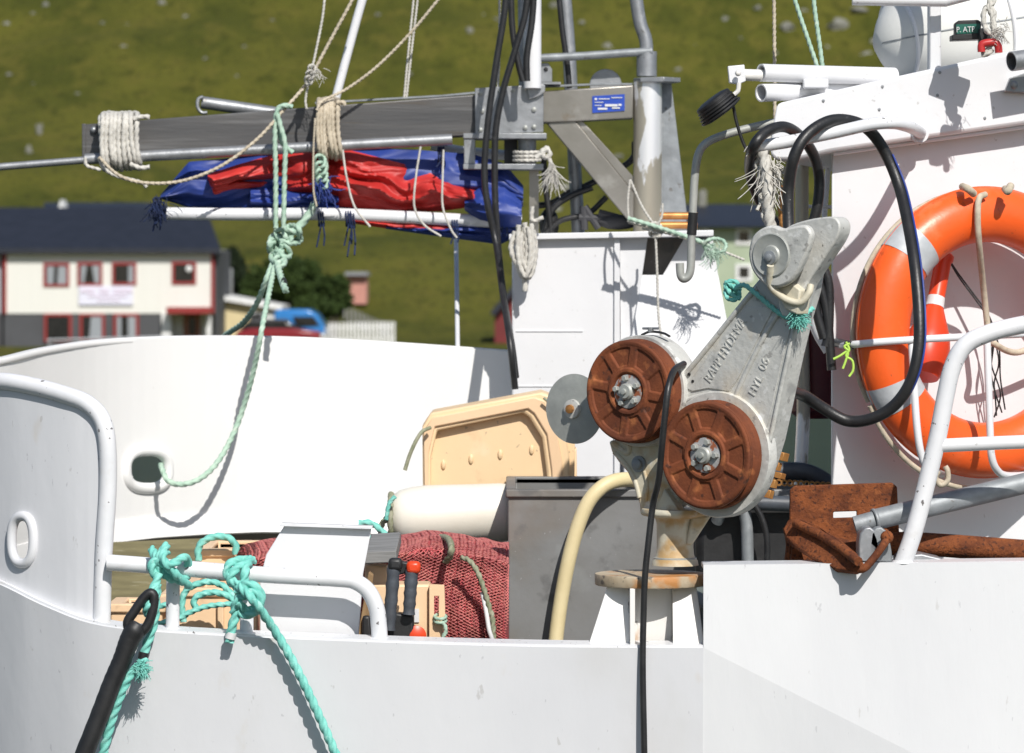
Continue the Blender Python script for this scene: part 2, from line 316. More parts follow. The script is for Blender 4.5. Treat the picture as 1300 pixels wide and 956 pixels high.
# boulders scattered over the hillside (where they show in the photograph)
rk = [(596, 42, 9, 8), (703, 10, 12, 9), (770, 62, 14, 9), (1000, 38, 16, 11), (962, 12, 9, 7), (1062, 37, 24, 16), (1100, 72, 14, 8), (1030, 98, 10, 6), (920, 26, 8, 6), (50, 170, 8, 16), (37, 195, 7, 14),
      (58, 10, 10, 8), (42, 20, 8, 5), (8, 32, 9, 5), (205, 6, 9, 7), (236, 24, 8, 6), (157, 60, 7, 4), (12, 96, 7, 4), (300, 98, 5, 3), (785, 200, 10, 6), (556, 214, 8, 5), (706, 268, 12, 8), (880, 60, 7, 4), (1090, 15, 18, 8),
      (1075, 100, 12, 6), (1110, 55, 10, 8), (985, 70, 7, 5), (940, 50, 6, 4), (1050, 62, 8, 5), (1020, 15, 8, 5), (738, 30, 7, 5), (860, 90, 8, 5), (630, 25, 6, 4), (520, 95, 5, 4), (480, 20, 6, 4), (345, 28, 6, 4), (310, 60, 5, 3), (260, 75, 5, 3), (98, 120, 6, 3), (130, 30, 5, 3), (718, 240, 12, 7), (892, 245, 8, 5), (560, 60, 5, 3)]
for i in range(10): rk.append((random.uniform(0, 1120), random.uniform(5, 240), random.uniform(3, 6), random.uniform(2, 3.5)))
def rockmb(rx, rz, sd):
    m = MB(); m.ball(Vector((0, 0, 0)), 1, 14); r = random.Random(sd)
    off = Vector((r.random() * 50, r.random() * 50, 0))
    m.v = [Vector((v.x * rx, v.y * rx * .8, v.z * rz)) * (1 + .8 * noise.noise(v * 1.3 + off) + .2 * noise.noise(v * 3 + off)) for v in m.v]
    return m
for i, (px, py, w_, h_) in enumerate(rk):
    p = ground_hit(px, py)
    if p is None: continue
    m = rockmb(S(w_, p.y) * .55, S(h_, p.y) * .6, i); m.v = [v + p + Vector((0, 0, S(h_, p.y) * .2)) for v in m.v]
    tag(m.build('boulder', M['rock'], ang=50), 'pale grey boulder lying in the green grass of the hillside', 'boulder', 'pale boulders scattered over the hillside')

# ------------------------------------------------------------ the village
def H(px, py, Y=165): return P(px, py, Y)
def window(par, x0, y0, x1, y1, Y, cur=(), trim='redtrim', fw=3.4):
    o_, i_ = PP([(x0, y0), (x1, y0), (x1, y1), (x0, y1)], Y - .06), PP([(x0 + fw, y0 + fw), (x1 - fw, y0 + fw), (x1 - fw, y1 - fw), (x0 + fw, y1 - fw)], Y - .06)
    m = MB(); m.frame(o_, i_, (0, .12, 0)); f = m.build('window', M[trim], par)
    m = MB(); m.pbox(x0 + fw, y0 + fw, x1 - fw, y1 - fw, Y - .015, .03); m.build('pane', M['glass'], f)
    for a, b_, c, d in cur:     # curtain: top x range, bottom x range (fractions)
        W = x1 - x0 - 2 * fw; xa = x0 + fw
        m = MB(); m.prism(PP([(xa + a * W, y0 + fw), (xa + b_ * W, y0 + fw), (xa + d * W, y1 - fw), (xa + c * W, y1 - fw)], Y - .03), (0, .01, 0)); m.build('curtain', M['curtain'], f)
base = Vector((H(138, 448).x, 168, hz(H(138, 448).x, 168)))
h = thing('village_house', 'two storey house with cream upper wall, dark grey ground floor and red window frames', 'house', base)
gz = 452
m = MB(); m.pbox(4, 316, 272, 398, 165, 8); m.build('upper_wall', M['wallcream'], h)
m = MB(); m.pbox(5, 398, 205, gz + 12, 165.05, 7.9); m.build('lower_wall', M['wallgrey'], h)
m = MB(); m.pbox(205, 398, 271, gz + 12, 165.9, 7); m.build('porch_wall', M['whitewood'], h)
m = MB(); m.prism([P(272.4, 318, 165.1), P(272.4, 318, 173), P(272.4, 318, 173) - Vector((0, 0, 4.6)), P(272.4, 318, 165.1) - Vector((0, 0, 4.6))], (.08, 0, 0)); m.v = [Vector((P(272.4, 318, 165).x + .02 + (.06 if i >= 4 else 0), v.y, v.z)) for i, v in enumerate(m.v)]; m.build('side_wall', M['wallgrey'], h)  # dark grey plate over the cream wall: this side's shade put into colour
e = PP([(-8, 322), (280, 322)], 164.6); e2 = PP([(-8, 322), (280, 322)], 173.4)
r1, r2 = P(-8, 322, 169), P(262, 322, 169); r1.z = r2.z = P(0, 270, 169).z
m = MB(); m.add([e[0], e[1], e2[1], e2[0], r1, r2] + [v + Vector((0, 0, .22)) for v in (e[0], e[1], e2[1], e2[0], r1, r2)],
    [(6, 7, 11, 10), (7, 8, 11), (8, 9, 10, 11), (9, 6, 10), (0, 3, 2, 1), (0, 1, 7, 6), (1, 2, 8, 7), (2, 3, 9, 8), (3, 0, 6, 9)])
m.build('roof', M['roofblack'], h)
m = MB(); m.pbox(4, 318, 8, 398, 164.93, .1); m.pbox(268, 318, 272, 398, 164.93, .1); m.build('corner_trim', M['redtrim'], h)
m = MB(); m.pbox(211, 390, 267, 398, 164.0, 1.9); m.build('porch_canopy', M['redtrim'], h)
m = MB(); m.pbox(205, 398, 217, gz + 6, 164.8, .3); m.build('porch_post', M['whitewood'], h); m = MB(); m.pbox(262, 398, 268, gz + 6, 164.8, .3); m.build('porch_post', M['whitewood'], h)
m = MB(); m.pbox(233, 398, 254, gz + 4, 165.8, .1); d = m.build('door', M['door'], h)
m = MB(); m.pbox(240, 404, 248, 425, 165.76, .04); m.build('pane', M['glass'], d)
for x0, y0, x1, y1, cu in [(55, 334, 88, 364, [(.05, .4, .05, .35), (.6, .98, .55, .98)]), (98, 333, 130, 363, [(.05, .35, .05, .2), (.6, .98, .75, .98)]), (142, 333, 173, 362, [(.72, .98, .72, .98)]), (218, 332, 249, 361, []),
                           (56, 398, 91, 434, []), (101, 398, 133, 434, [(.45, .98, .35, .98)]), (144, 398, 176, 434, [(.05, .25, .05, .25), (.6, .98, .6, .98)])]:
    window(h, x0, y0, x1, y1, 165, cu)
m = MB(); m.ball(P(240, 341, 164.95), .13, 12, (1, .15, 1)); m.build('lamp', M['whitewood'], h)
m = MB(); m.pbox(100, 363, 169, 387, 164.9, .03); b_ = m.build('banner', M['banner'], h)
m = MB()
for r_, (y_, xs, ww, hh) in enumerate([(367, range(103, 165, 6), 4.2, 4.5), (374, range(112, 158, 5), 3.4, 2.8), (380, range(124, 150, 5), 3.2, 2.4)]):
    for k, x_ in enumerate(xs):
        if r_ == 0 and k in (3, 6): continue
        m.pbox(x_, y_, x_ + ww, y_ + hh, 164.86, .03)
m.build('faded_lettering', M['pinkprint'], b_)
# neighbour on the left edge
h = thing('terraced_house', 'pale lilac house with dark base cut off by the left edge', 'house', H(-60, 452, 166))
m = MB(); m.pbox(-190, 318, 1, 398, 165.2, 8); m.build('upper_wall', M['walllilac'], h)
m = MB(); m.pbox(-190, 398, 2, gz + 12, 165.25, 8); m.build('lower_wall', M['wallgrey'], h)
m = MB(); m.add(PP([(-195, 320), (-9, 320)], 164.7) + [P(-9, 271, 169), P(-195, 271, 169)] + PP([(-195, 320), (-9, 320)], 173.4), [(0, 1, 2, 3), (3, 2, 5, 4), (0, 4, 5, 1), (0, 3, 4), (1, 5, 2)]); m.build('roof', M['roofblack'], h)
# house behind with dormer
h = thing('background_house', 'dark roofed house with small white gable behind the cream house', 'house', H(130, 300, 182))
m = MB(); m.pbox(62, 272, 192, 330, 180, 6); m.build('wall', M['wallgrey'], h)
m = MB(); m.add(PP([(56, 276), (200, 276), (200, 276), (56, 276)], 179) + PP([(56, 257), (192, 257)], 183) + PP([(56, 276), (200, 276)], 187), [(0, 1, 5, 4), (4, 5, 7, 6), (0, 6, 7, 1), (0, 4, 6), (1, 7, 5)]); m.build('roof', M['roofblack'], h)
m = MB(); m.prism(PP([(71, 276), (77, 253), (84, 276)], 178.6), (0, 2, 0)); m.build('gable', M['whitewood'], h)
# annex to the right of the house
h = thing('house_annex', 'low annex with black pitched roof and red corner beside the cream house', 'annex', H(278, 440, 175))
m = MB(); m.pbox(262, 340, 285, gz + 10, 173.6, 5); m.build('wall', M['whitewood'], h)
m = MB(); m.pbox(272, 372, 283, gz, 173.4, .3); m.build('dark_wall', M['wallgrey'], h)
m = MB(); m.add(PP([(255, 342), (290, 342)], 173) + PP([(255, 316), (278, 316)], 176) + PP([(255, 342), (290, 342)], 179), [(0, 1, 3, 2), (2, 3, 5, 4), (0, 4, 5, 1), (1, 5, 3), (0, 2, 4)]); m.build('roof', M['roofblack'], h)
m = MB(); m.pbox(284, 342, 287, gz, 173.5, .3); m.pbox(278, 395, 284, gz, 173.2, .2); m.build('corner_trim', M['redtrim'], h)
# cream shed
h = thing('garden_shed', 'cream lean to shed with white sloping roof edge and small window beside the vans', 'shed', H(318, 435, 172))
m = MB(); m.prism(PP([(285, 382), (352, 394), (352, gz + 4), (285, gz + 4)], 170), (0, 5, 0)); m.build('wall', M['shedcream'], h)
m = MB(); m.prism(PP([(282, 375), (358, 388), (358, 394), (282, 381)], 169.6), (0, 6, 0)); m.build('roof', M['whitewood'], h)
m = MB(); m.pbox(318, 396, 352, gz + 3, 169.9, .15); m.build('door', M['whitewood'], h)
window(h, 318, 398, 333, 408, 169.85, (), 'wallgrey', 2)
# van
v_ = thing('parked_van', 'bright blue van parked between the shed and the white fence', 'van', H(382, 432, 160))
m = MB(); m.prism(PP([(348, 396), (352, 393), (392, 393), (402, 399), (412, 414), (412, 430), (348, 430)], 159), (0, 3.4, 0)); m.build('body', M['vanblue'], v_, bevel=.12)
m = MB(); m.prism(PP([(372, 402), (398, 402), (406, 413), (376, 415)], 158.95), (0, .06, 0)); m.build('side_window', M['glass'], v_)
m = MB(); m.pbox(407, 424, 413, 428, 158.8, .3); m.build('bumper', M['whitewood'], v_)
for x_ in (360, 402):
    m = MB(); m.lathe(P(x_, 430, 158.9), (0, 1, 0), [(0, 0), (.2, 0), (.3, .03), (.3, .22), (0, .22)], 20); m.build('wheel', M['tyre'], v_)
v_ = thing('parked_car', 'dark red estate car with black windows parked in front of the cream shed', 'car', H(340, 440, 156))
m = MB(); m.prism(PP([(300, 421), (318, 417), (372, 417), (405, 421), (408, 439), (298, 439)], 155), (0, 1.8, 0)); m.build('body', M['carred'], v_, bevel=.08)
m = MB(); m.prism(PP([(302, 419), (312, 410), (322, 407), (362, 407), (384, 419)], 155.15), (0, 1.5, 0)); m.build('cabin', M['glass'], v_, bevel=.06)
m = MB(); m.prism(PP([(312, 409), (322, 405.5), (360, 405.5), (366, 408)], 155.1), (0, 1.6, 0)); m.build('roof', M['wallgrey'], v_)
for x_ in (316, 390):
    m = MB(); m.lathe(P(x_, 438, 154.9), (0, 1, 0), [(0, 0), (.2, 0), (.3, .03), (.3, .22), (0, .22)], 20); m.build('wheel', M['tyre'], v_)
# picket fence
f_ = thing('picket_fence', 'white picket fence around the green field beside the blue van', 'fence', P(450, 425, 168))
m = MB()
A, B = P(405, 422, 166), P(500, 417, 168)
for i in range(21):
    p = A.lerp(B, i / 20); p.z = hz(p.x, p.y)
    m = MB(); m.box(p + Vector((0, 0, .5)), (.09, .03, .92)); m.build('picket', M['whitewood'], f_)
m = MB()
for z_ in (.25, .75): m.sweep([Vector((A.x, A.y + .04, hz(A.x, A.y) + z_)), Vector((B.x, B.y + .04, hz(B.x, B.y) + z_))], .028, 6)
m.build('rail', M['whitewood'], f_)
f_ = thing('field_fence', 'long pale fence running uphill behind the picket fence', 'fence', P(470, 410, 175))
A, B = P(438, 392, 186), P(500, 402, 176); m = MB()
for i in range(12):
    p = A.lerp(B, i / 11); p.z = hz(p.x, p.y); m = MB(); m.box(p + Vector((0, 0, .4)), (.10, .03, .7)); m.build('picket', M['woodgrey'], f_)
h = thing('pink_shed', 'small faded pink shed with grey roof standing in the green field', 'shed', P(452, 382, 190))
m = MB(); m.pbox(440, 349, 465, 386, 190, 3); m.build('wall', M['pinkwall'], h)
m = MB(); m.pbox(438, 345, 467, 350, 189.6, 4); m.build('roof', M['galv'], h)
h = thing('red_barn', 'dark red barn wall half hidden behind the white deckhouse', 'barn', P(655, 440, 170))
m = MB(); m.prism(PP([(628, 395), (655, 366), (720, 366), (720, 460), (628, 460)], 170), (0, 6, 0)); m.build('wall', M['redbarn'], h)
m = MB(); m.prism(PP([(622, 397), (652, 362), (722, 362), (722, 368), (656, 368), (628, 401)], 169.5), (0, 7, 0)); m.build('roof', M['roofblack'], h)
# green house on the right
h = thing('green_house', 'sage green house with black roof and white framed windows right of the mast', 'house', P(930, 420, 150))
m = MB(); m.pbox(850, 286, 992, 480, 150, 8); m.build('wall', M['greenwall'], h)
m = MB(); m.add(PP([(845, 288), (1002, 288)], 149.4) + PP([(862, 259), (966, 259)], 153.5) + PP([(845, 288), (1002, 288)], 158.6), [(0, 1, 3, 2), (2, 3, 5, 4), (0, 4, 5, 1), (1, 5, 3), (0, 2, 4)]); m.build('roof', M['roofblack'], h)
m = MB(); m.pbox(887, 243, 897, 262, 153, 1); m.build('chimney', M['rock'], h)
for q in [(934, 290, 955, 311), (934, 335, 955, 357), (880, 290, 900, 311), (965, 340, 985, 360), (890, 345, 910, 367)]: window(h, *q, 150, (), 'whitewood', 4)
# guard rail in front of the house
g = thing('quay_rail', 'grey metal guard rail in front of the cream house', 'rail', P(130, 445, 150))
m = MB(); m.sweep(PP([(60, 432), (215, 428)], 150), .05, 8); m.sweep(PP([(60, 440), (215, 436)], 150), .04, 8); m.build('rail', M['galv'], g)
for k in range(5):
    p = P(62 + k * 38, 432 - k, 150); m = MB(); m.sweep([p, Vector((p.x, p.y, hz(p.x, p.y)))], .05, 8); m.build('post', M['galv'], g)
# bushes: leaf faces through an uneven crown, on a few stems
def bush(px, py, rw, rh, Y, mt, label, n=2600):
    c = P(px, py, Y); rx, rz = S(rw, Y), S(rh, Y)
    g0 = hz(c.x, c.y); t = thing('bush' if mt == 'leaf' else 'conifer', label, 'bush' if mt == 'leaf' else 'tree', Vector((c.x, c.y, g0)))
    r = random.Random(int(px * 7 + py)); cl = []
    for k in range(16):
        a = r.uniform(0, 2 * PI); el = r.uniform(-.9, 1); q = math.sqrt(1 - el * el) * r.uniform(.3, .75)
        cl.append((c + Vector((math.cos(a) * q * rx, math.sin(a) * q * rx, el * rz * .65)), r.uniform(.28, .5)))
    m = MB()
    for k in range(n):
        cc, s_ = r.choice(cl); v = Vector((r.gauss(0, 1), r.gauss(0, 1), r.gauss(0, 1))).normalized() * (r.random() ** .4)
        p = cc + Vector((v.x * rx * s_, v.y * rx * s_, v.z * rz * s_)); sz = r.uniform(.07, .17)
        a_ = Vector((r.gauss(0, 1), r.gauss(0, 1), r.gauss(0, 1))).normalized(); b2 = a_.orthogonal().normalized()
        m.add([p + a_ * sz, p + b2 * sz * .6, p - a_ * sz, p - b2 * sz * .6], [(0, 1, 2, 3)])
    m.build('crown', M[mt], t)
    m = MB()
    for k in range(7):
        cc = cl[k][0]; m.sweep([Vector((c.x + r.uniform(-.2, .2), c.y, g0 - .1)), Vector((c.x, c.y, g0)).lerp(cc, .5) + Vector((0, 0, .1)), cc], [.07, .05, .02], 6)
    m.build('trunk', M['bark'], t)
bush(296, 352, 24, 42, 180, 'leafdark', 'dark conifer rising behind the annex roof', 2600)
bush(330, 372, 34, 34, 177, 'leaf', 'round green bush behind the green rope knot', 2600)
bush(378, 366, 52, 40, 176, 'leaf', 'largest green bush, above the blue van', 5200)
bush(424, 378, 30, 34, 174, 'leaf', 'green bush just left of the pink shed', 2600)
bush(400, 392, 34, 18, 172, 'leaf', 'low green bush between the van and picket fence', 2000)
bush(350, 340, 24, 16, 182, 'leaf', 'small high bush on the slope behind the other bushes', 1400)
# ============================================================ THE BOAT
boat = thing('fishing_boat', 'white fishing boat with curved bulwark, deckhouse casing and open working deck', 'boat', Vector((0, 11.2, 0)))
def interp(tab, x):
    if x <= tab[0][0]: return tab[0][1:]
    for a, b in zip(tab, tab[1:]):
        if x <= b[0]:
            t = (x - a[0]) / (b[0] - a[0]); return tuple(p + (q - p) * t for p, q in zip(a[1:], b[1:]))
    return tab[-1][1:]
def smoothed(tab, n=5):      # densify with catmull-rom
    q = spl([Vector((t[0], t[1], t[2])) for t in tab], n); return [(v.x, v.y, v.z) for v in q]
# far bulwark: (px, depth, top py) and bottom py
FT = smoothed([(-275, 10.95, 520), (-240, 11.15, 508), (-160, 11.25, 490), (-60, 11.35, 468), (0, 11.6, 456), (50, 11.9, 444), (120, 12.25, 433.5), (200, 12.5, 429), (300, 12.7, 428), (400, 12.8, 430.5), (500, 12.85, 436), (600, 12.85, 443), (700, 12.85, 450)])
def FB(px): return interp([(-275, 800), (0, 725), (100, 698), (148, 688), (200, 682), (260, 678), (330, 675), (450, 676), (700, 690)], px)[0]
def fpt(px, v, dy=0):        # v 0 top .. 1 bottom
    Y, ty = interp(FT, px); by = FB(px)
    return P(px, ty + (by - ty) * v, Y - .02 * v + dy)
X0, X1 = -275, 700
def fmask(u, v):
    px = X0 + (X1 - X0) * u; Y, ty = interp(FT, px); py = ty + (FB(px) - ty) * v
    return ((abs(px - 187) / 22) ** 2.6 + (abs(py - 596) / 19.5) ** 2.6) > 1
m = MB(); m.grid(lambda u, v: fpt(X0 + (X1 - X0) * u, v * .90), 390, 90, lambda u, v: fmask(u, v * .9)); m.build('bulwark', M['inner'], boat, solid=.008, ang=60)
m = MB(); m.grid(lambda u, v: fpt(X0 + (X1 - X0) * u, .90 + .10 * v) + Vector((0, -.012 - .03 * v, 0)), 120, 3); m.build('bulwark_lip', M['inner'], boat, solid=.012, ang=60)
m = MB(); m.sweep([fpt(X0 + (X1 - X0) * k / 120, 0) + Vector((0, .02, -.006)) for k in range(121)], .009, 10, shape=lambda a, i: 1 + .9 * abs(math.sin(a))); m.build('bulwark_cap', M['inner'], boat, ang=60)
def ring_on(ptf, cx, cy, ax_, ay_, tr, e=2.6, dy=-.008, n=64):
    q = []
    for k in range(n):
        a = 2 * PI * k / n; c_, s_ = math.cos(a), math.sin(a)
        q.append(ptf(cx + ax_ * math.copysign(abs(c_) ** (2 / e), c_), cy + ay_ * math.copysign(abs(s_) ** (2 / e), s_)) + Vector((0, dy, 0)))
    m = MB(); m.sweep(q, tr, 10, closed=True); return m
def onfar(px, py): return P(px, py, interp(FT, px)[0] - .012)
ring_on(onfar, 187, 596, 27, 24, .018).build('fairlead', M['inner'], boat)
# lower inner hull, outer far hull and deck
m = MB(); m.grid(lambda u, v: fpt(X0 + (X1 - X0) * u, .97) + Vector((0, .22 + .05 * v, -.02 - .75 * v)), 100, 6); m.build('inner_side', M['innerlow'], boat)
FL = 3.19
m = MB(); m.grid(lambda u, v: fpt(X0 + (X1 - X0) * u, .9) + Vector((0, .45 + .02 * v, -.0 - 3.1 * v)), 100, 8); m.build('far_hull', M['hull'], boat)
# near hull, belt below the ledge
NH = smoothed([(-275, 10.95, 655), (-200, 10.45, 665), (-100, 10.08, 700), (0, 9.83, 741), (60, 9.72, 770), (130, 9.64, 794), (250, 9.605, 805), (480, 9.6, 815), (700, 9.6, 821), (893, 9.6, 822)])
def nh(px): return interp(NH, px)
m = MB()
def hullp(u, v):
    px = -275 + (893 + 275) * u; Y, ty = nh(px); p = P(px, ty, Y)
    return p + Vector((.0, .3 * v, -v * 3.3))
m.grid(lambda u, v: hullp(u, v), 150, 30)
m.build('hull', M['hull'], boat, solid=.01, ang=60)
# full-height side plating to the right with its sloping crease
m = MB(); top = PP([(893, 822), (893, 717), (1300, 713), (1700, 708)], 9.6)
c1 = P(1100, 960, 9.6); zb = .0
lo = [Vector((P(1860, 800, 9.6).x, 9.6, 2.2)), Vector((top[0].x, 9.685, 2.2)), Vector((P(1860, 800, 9.6).x, 9.75, 0)), Vector((top[0].x, 9.885, 0)), P(1860, 707, 9.6)]
m.add(top + lo, [(0, 1, 2, 3, 8, 4), (0, 4, 5), (5, 4, 6, 7)])
m.build('side_plating', M['plating'], boat, ang=1, solid=.008)
m = MB(); m.prism([P(893, 717, 9.604) , P(1700, 708, 9.604), P(1700, 708, 9.604) + Vector((0, .12, 0)), P(893, 717, 9.604) + Vector((0, .12, 0))], (0, 0, -.012)); m.build('gunwale_cap', M['hull'], boat, bevel=.003)
m = MB(); m.prism([Vector((P(893, 717, 9.6).x, 9.72, 3.2)), Vector((4, 9.72, 3.2)), Vector((4, 12.9, 3.2)), Vector((P(893, 717, 9.6).x, 12.9, 3.2))], (0, 0, -.01)); m.build('side_deck', M['deck'], boat)
# ledge strip (gunwale top) between belt and recessed plating
m = MB(); m.grid(lambda u, v: P(-275 + 1168 * u, nh(-275 + 1168 * u)[1], nh(-275 + 1168 * u)[0]) + Vector((0, .07 * v, .004 * v)), 130, 2); m.build('gunwale', M['chip'], boat, solid=.012, ang=50)
# deck
dk = [Vector((P(px, 0, nh(px)[0]).x, nh(px)[0] + .06, 2.72)) for px in range(-270, 901, 45)] + [Vector((P(px, 0, interp(FT, min(px, 700))[0]).x, interp(FT, min(px, 700))[0] + .2, 2.72)) for px in range(900, -271, -45)]
m = MB(); m.prism(dk, (0, 0, -.02)); m.build('deck', M['deck'], boat)
# near bulwark plate at left with rounded rail
RIM = spl([Vector(t) for t in [(-275, 10.95, 520), (-200, 10.5, 512), (-120, 10.2, 500), (-50, 10.0, 488), (0, 9.88, 484), (45, 9.80, 491), (85, 9.74, 502), (110, 9.71, 512), (128, 9.69, 530), (136, 9.68, 560), (137, 9.68, 620), (132, 9.68, 700), (129, 9.68, 792)]], 8)
rim = [P(v.x, v.z, v.y) for v in RIM]
m = MB(); m.sweep(rim, .0215, 16); m.build('rim_pipe', M['chip'], boat)
def nplate(px, t):
    best = None
    rt = [v for v in RIM if v.z < 560]; tab = [(v.x, v.y, v.z) for v in rt]
    tab = [q for i, q in enumerate(tab) if i == 0 or q[0] > tab[i - 1][0]]
    Y, ty = interp(tab, px); Yb, by = nh(px); Yb += .03
    return P(px, ty + (by - ty) * t, Y + (Yb - Y) * t)
def nmask(u, v):
    px = -275 + 408 * u; a = nplate(px, v); 
    Yb, by = nh(px); ty = interp([(q.x, q.z) for q in RIM if q.z < 512], px)[0]; py = ty + (by - ty) * v
    return (abs(px - 29) / 12) ** 2.4 + (abs(py - 685) / 26) ** 2.4 > 1
m = MB(); m.grid(lambda u, v: nplate(-275 + 408 * u, v), 240, 90, nmask); m.build('stern_plating', M['hull'], boat, solid=.006, ang=60)
def onnear(px, py):
    Yb, by = nh(px); ty = 490; t = (py - ty) / (by - ty); Y = interp([(q.x, q.y) for q in RIM if q.z < 512], px)[0]
    return P(px, py, Y + (Yb + .03 - Y) * t)
ring_on(onnear, 29, 685, 14, 30, .0125, 2.4, -.006).build('fairlead', M['hull'], boat)
# low rail at left
m = MB(); m.tube(PP([(136, 714), (190, 718), (250, 723), (340, 730), (430, 735), (452, 739), (468, 751), (478, 772), (481, 795), (482, 812)], 9.64), .0195, 14, 6); r_ = m.build('rail', M['chip'], boat)
for x_ in (220, 314):
    m = MB(); m.tube(PP([(x_, 722), (x_ - 1, 804)], 9.65), .0165, 14, 3); m.build('rail_post', M['chip'], r_)
m = MB(); m.prism(PP([(363, 664), (472, 669), (461, 728), (455, 812), (330, 808), (330, 735), (338, 704)], 9.72), (0, .012, 0)); m.build('splash_plate', M['white'], boat, bevel=.002)
m = MB(); m.prism(PP([(357, 664), (473, 668.5), (472, 672), (354, 668)], 9.70), (0, .05, 0)); m.build('splash_plate_flange', M['chip'], boat, bevel=.001)
# pedestal of the winch
pc = P(826, 728, 9.74)
m = MB(); m.lathe(pc, (0, 0, -1), [(0, 0), (.134, 0), (.135, .002), (.135, .024), (.133, .027), (0, .027)], 48); m.build('pedestal_plate', M['baseplate'], boat)
zt, zb_ = pc.z - .027, P(0, 824, 9.62).z
def fr(xt0, xt1, xb0, xb1, Yt, Yb, dpt):
    m = MB(); a = [P(xt0, 738, 9.6).x, P(xt1, 738, 9.6).x, P(xb0, 738, 9.6).x, P(xb1, 738, 9.6).x]
    m.add([Vector((a[0], Yt, zt)), Vector((a[1], Yt, zt)), Vector((a[3], Yb, zb_)), Vector((a[2], Yb, zb_)), Vector((a[0], Yt + dpt, zt)), Vector((a[1], Yt + dpt, zt)), Vector((a[3], Yb + dpt, zb_)), Vector((a[2], Yb + dpt, zb_))],
          [(0, 1, 2, 3), (4, 5, 6, 7), (0, 4, 5, 1), (1, 5, 6, 2), (2, 6, 7, 3), (3, 7, 4, 0)]); return m
fr(796, 856, 796, 856, 9.70, 9.70, .10).build('pedestal', M['rustywhite'], boat, bevel=.003)
fr(772, 800, 746, 800, 9.68, 9.63, .012).build('pedestal_gusset', M['rustywhite'], boat, bevel=.002)
fr(855, 886, 855, 896, 9.68, 9.62, .012).build('pedestal_gusset', M['rustywhite'], boat, bevel=.002)
m = MB(); x_ = P(800, 738, 9.6).x
m.prism([Vector((x_, 9.69, zt)), Vector((x_, 9.615, zt)), Vector((x_, 9.60, zb_)), Vector((x_, 9.69, zb_))], (.012, 0, 0)); m.build('pedestal_gusset', M['rustywhite'], boat, bevel=.001)
# right hand railing
m = MB(); m.tube(PP([(1146, 716), (1163, 665), (1188, 565), (1200, 505), (1209, 467), (1224, 440), (1250, 425), (1300, 412), (1420, 392), (1600, 366)], 9.62), .0215, 16, 8); r_ = m.build('guard_rail', M['chip'], boat)
m = MB(); m.tube(PP([(1190, 566), (1300, 561), (1600, 550)], 9.62), .0165, 14, 4); m.build('cross_bar', M['white'], r_)
m = MB(); m.lathe(P(1146, 716, 9.62) + Vector((0, 0, .002)), (0, 0, 1), [(0, 0), (.027, 0), (.024, .006), (0, .012)], 20); m.build('weld_foot', M['white'], r_)
# ------------------------------------------------------------ wheelhouse
wl, wr = P(1055, 500, 10.5), P(1300, 500, 10.72); dwx = (wr - wl); dwx.z = 0; wn = Vector((dwx.y, -dwx.x, 0)).normalized(); wd = dwx.normalized()
def WALL(px, py, off=0):     # point on wheelhouse wall plane (off metres toward viewer)
    d = ray(px, py); q = wl + wn * off; t = (q - EYE).dot(wn) / d.dot(wn); return EYE + d * t
A, B = Vector((wl.x, wl.y, 3.19)), Vector((wl.x, wl.y, 0)) + wd * 2.4
m = MB(); tp = WALL(1055, 185); m.prism([A, A + wd * 2.4, A + wd * 2.4 + Vector((0, 0, 1.6)), A + Vector((0, 0, tp.z - 3.19))], (.35, 1.9, 0)); m.build('wheelhouse', M['white'], boat, bevel=.006)
VY = 10.36
vis = [(986, 131), (1105, 104), (1300, 61), (1620, -10), (1620, 104), (1300, 158), (1165, 177), (1055, 193), (1010, 204), (984, 204), (977, 196), (979, 168)]
m = MB(); m.prism([WALL(x, y, .07) for x, y in vis], (.4, 1.9, 0)); vz = m.build('roof_visor', M['white'], boat, bevel=.012)
for px, py in [(1120, 110), (1116, 139), (1193, 92), (1190, 121), (1045, 128), (1250, 150)]:
    m = MB(); m.lathe(WALL(px, py, .07), wn, [(.0045, -.001), (.004, .002), (0, .003)], 10); m.build('rivet', M['galv'], vz)
m = MB(); m.sweep([WALL(1058, 195, .045), WALL(1300, 161, .045), WALL(1620, 108, .045)], .006, 8); m.build('gutter', M['white'], vz)
m = MB(); m.pbox(1180, -200, 1195, 96, 10.56, .06); m.build('roof_post', M['white'], boat, bevel=.004)
m = MB(); m.sweep(PP([(1082, -1), (1200, 1), (1320, -30)], 10.5), .016, 10); m.build('roof_rail', M['white'], boat)
for nm, y0, y1, x0, x1, rr in (('rod_holder', 92.5, 97, 966, 1135, 11.5), ('rod_holder', 118, 112, 966, 1090, 11.5)):
    m = MB(); m.hollow(P(x0, y0, 10.42), P(x1, y1, 10.62), S(rr, 10.42), .004); m.build(nm, M['white'], boat)
m = MB(); m.pbox(1020, 100, 1052, 112, 10.44, .08); m.build('rod_bracket', M['white'], boat, bevel=.004)
ex = WALL(1284, 78, .19); m = MB(); m.hollow(ex, ex + Vector((.22, .10, .035)), S(13, 10.2), .003); e_ = m.build('vent_pipe', M['galv'], boat)
m = MB(); m.prism([WALL(x, y, .10) for x, y in [(1283, 98), (1310, 90), (1310, 118), (1276, 116)]], (0, .06, 0)); m.build('clamp', M['galv'], e_, bevel=.002)
m = MB(); m.ball(WALL(1287, 108, .10), .012, 10, (1, .6, 1)); m.build('bolt', M['galv'], e_)
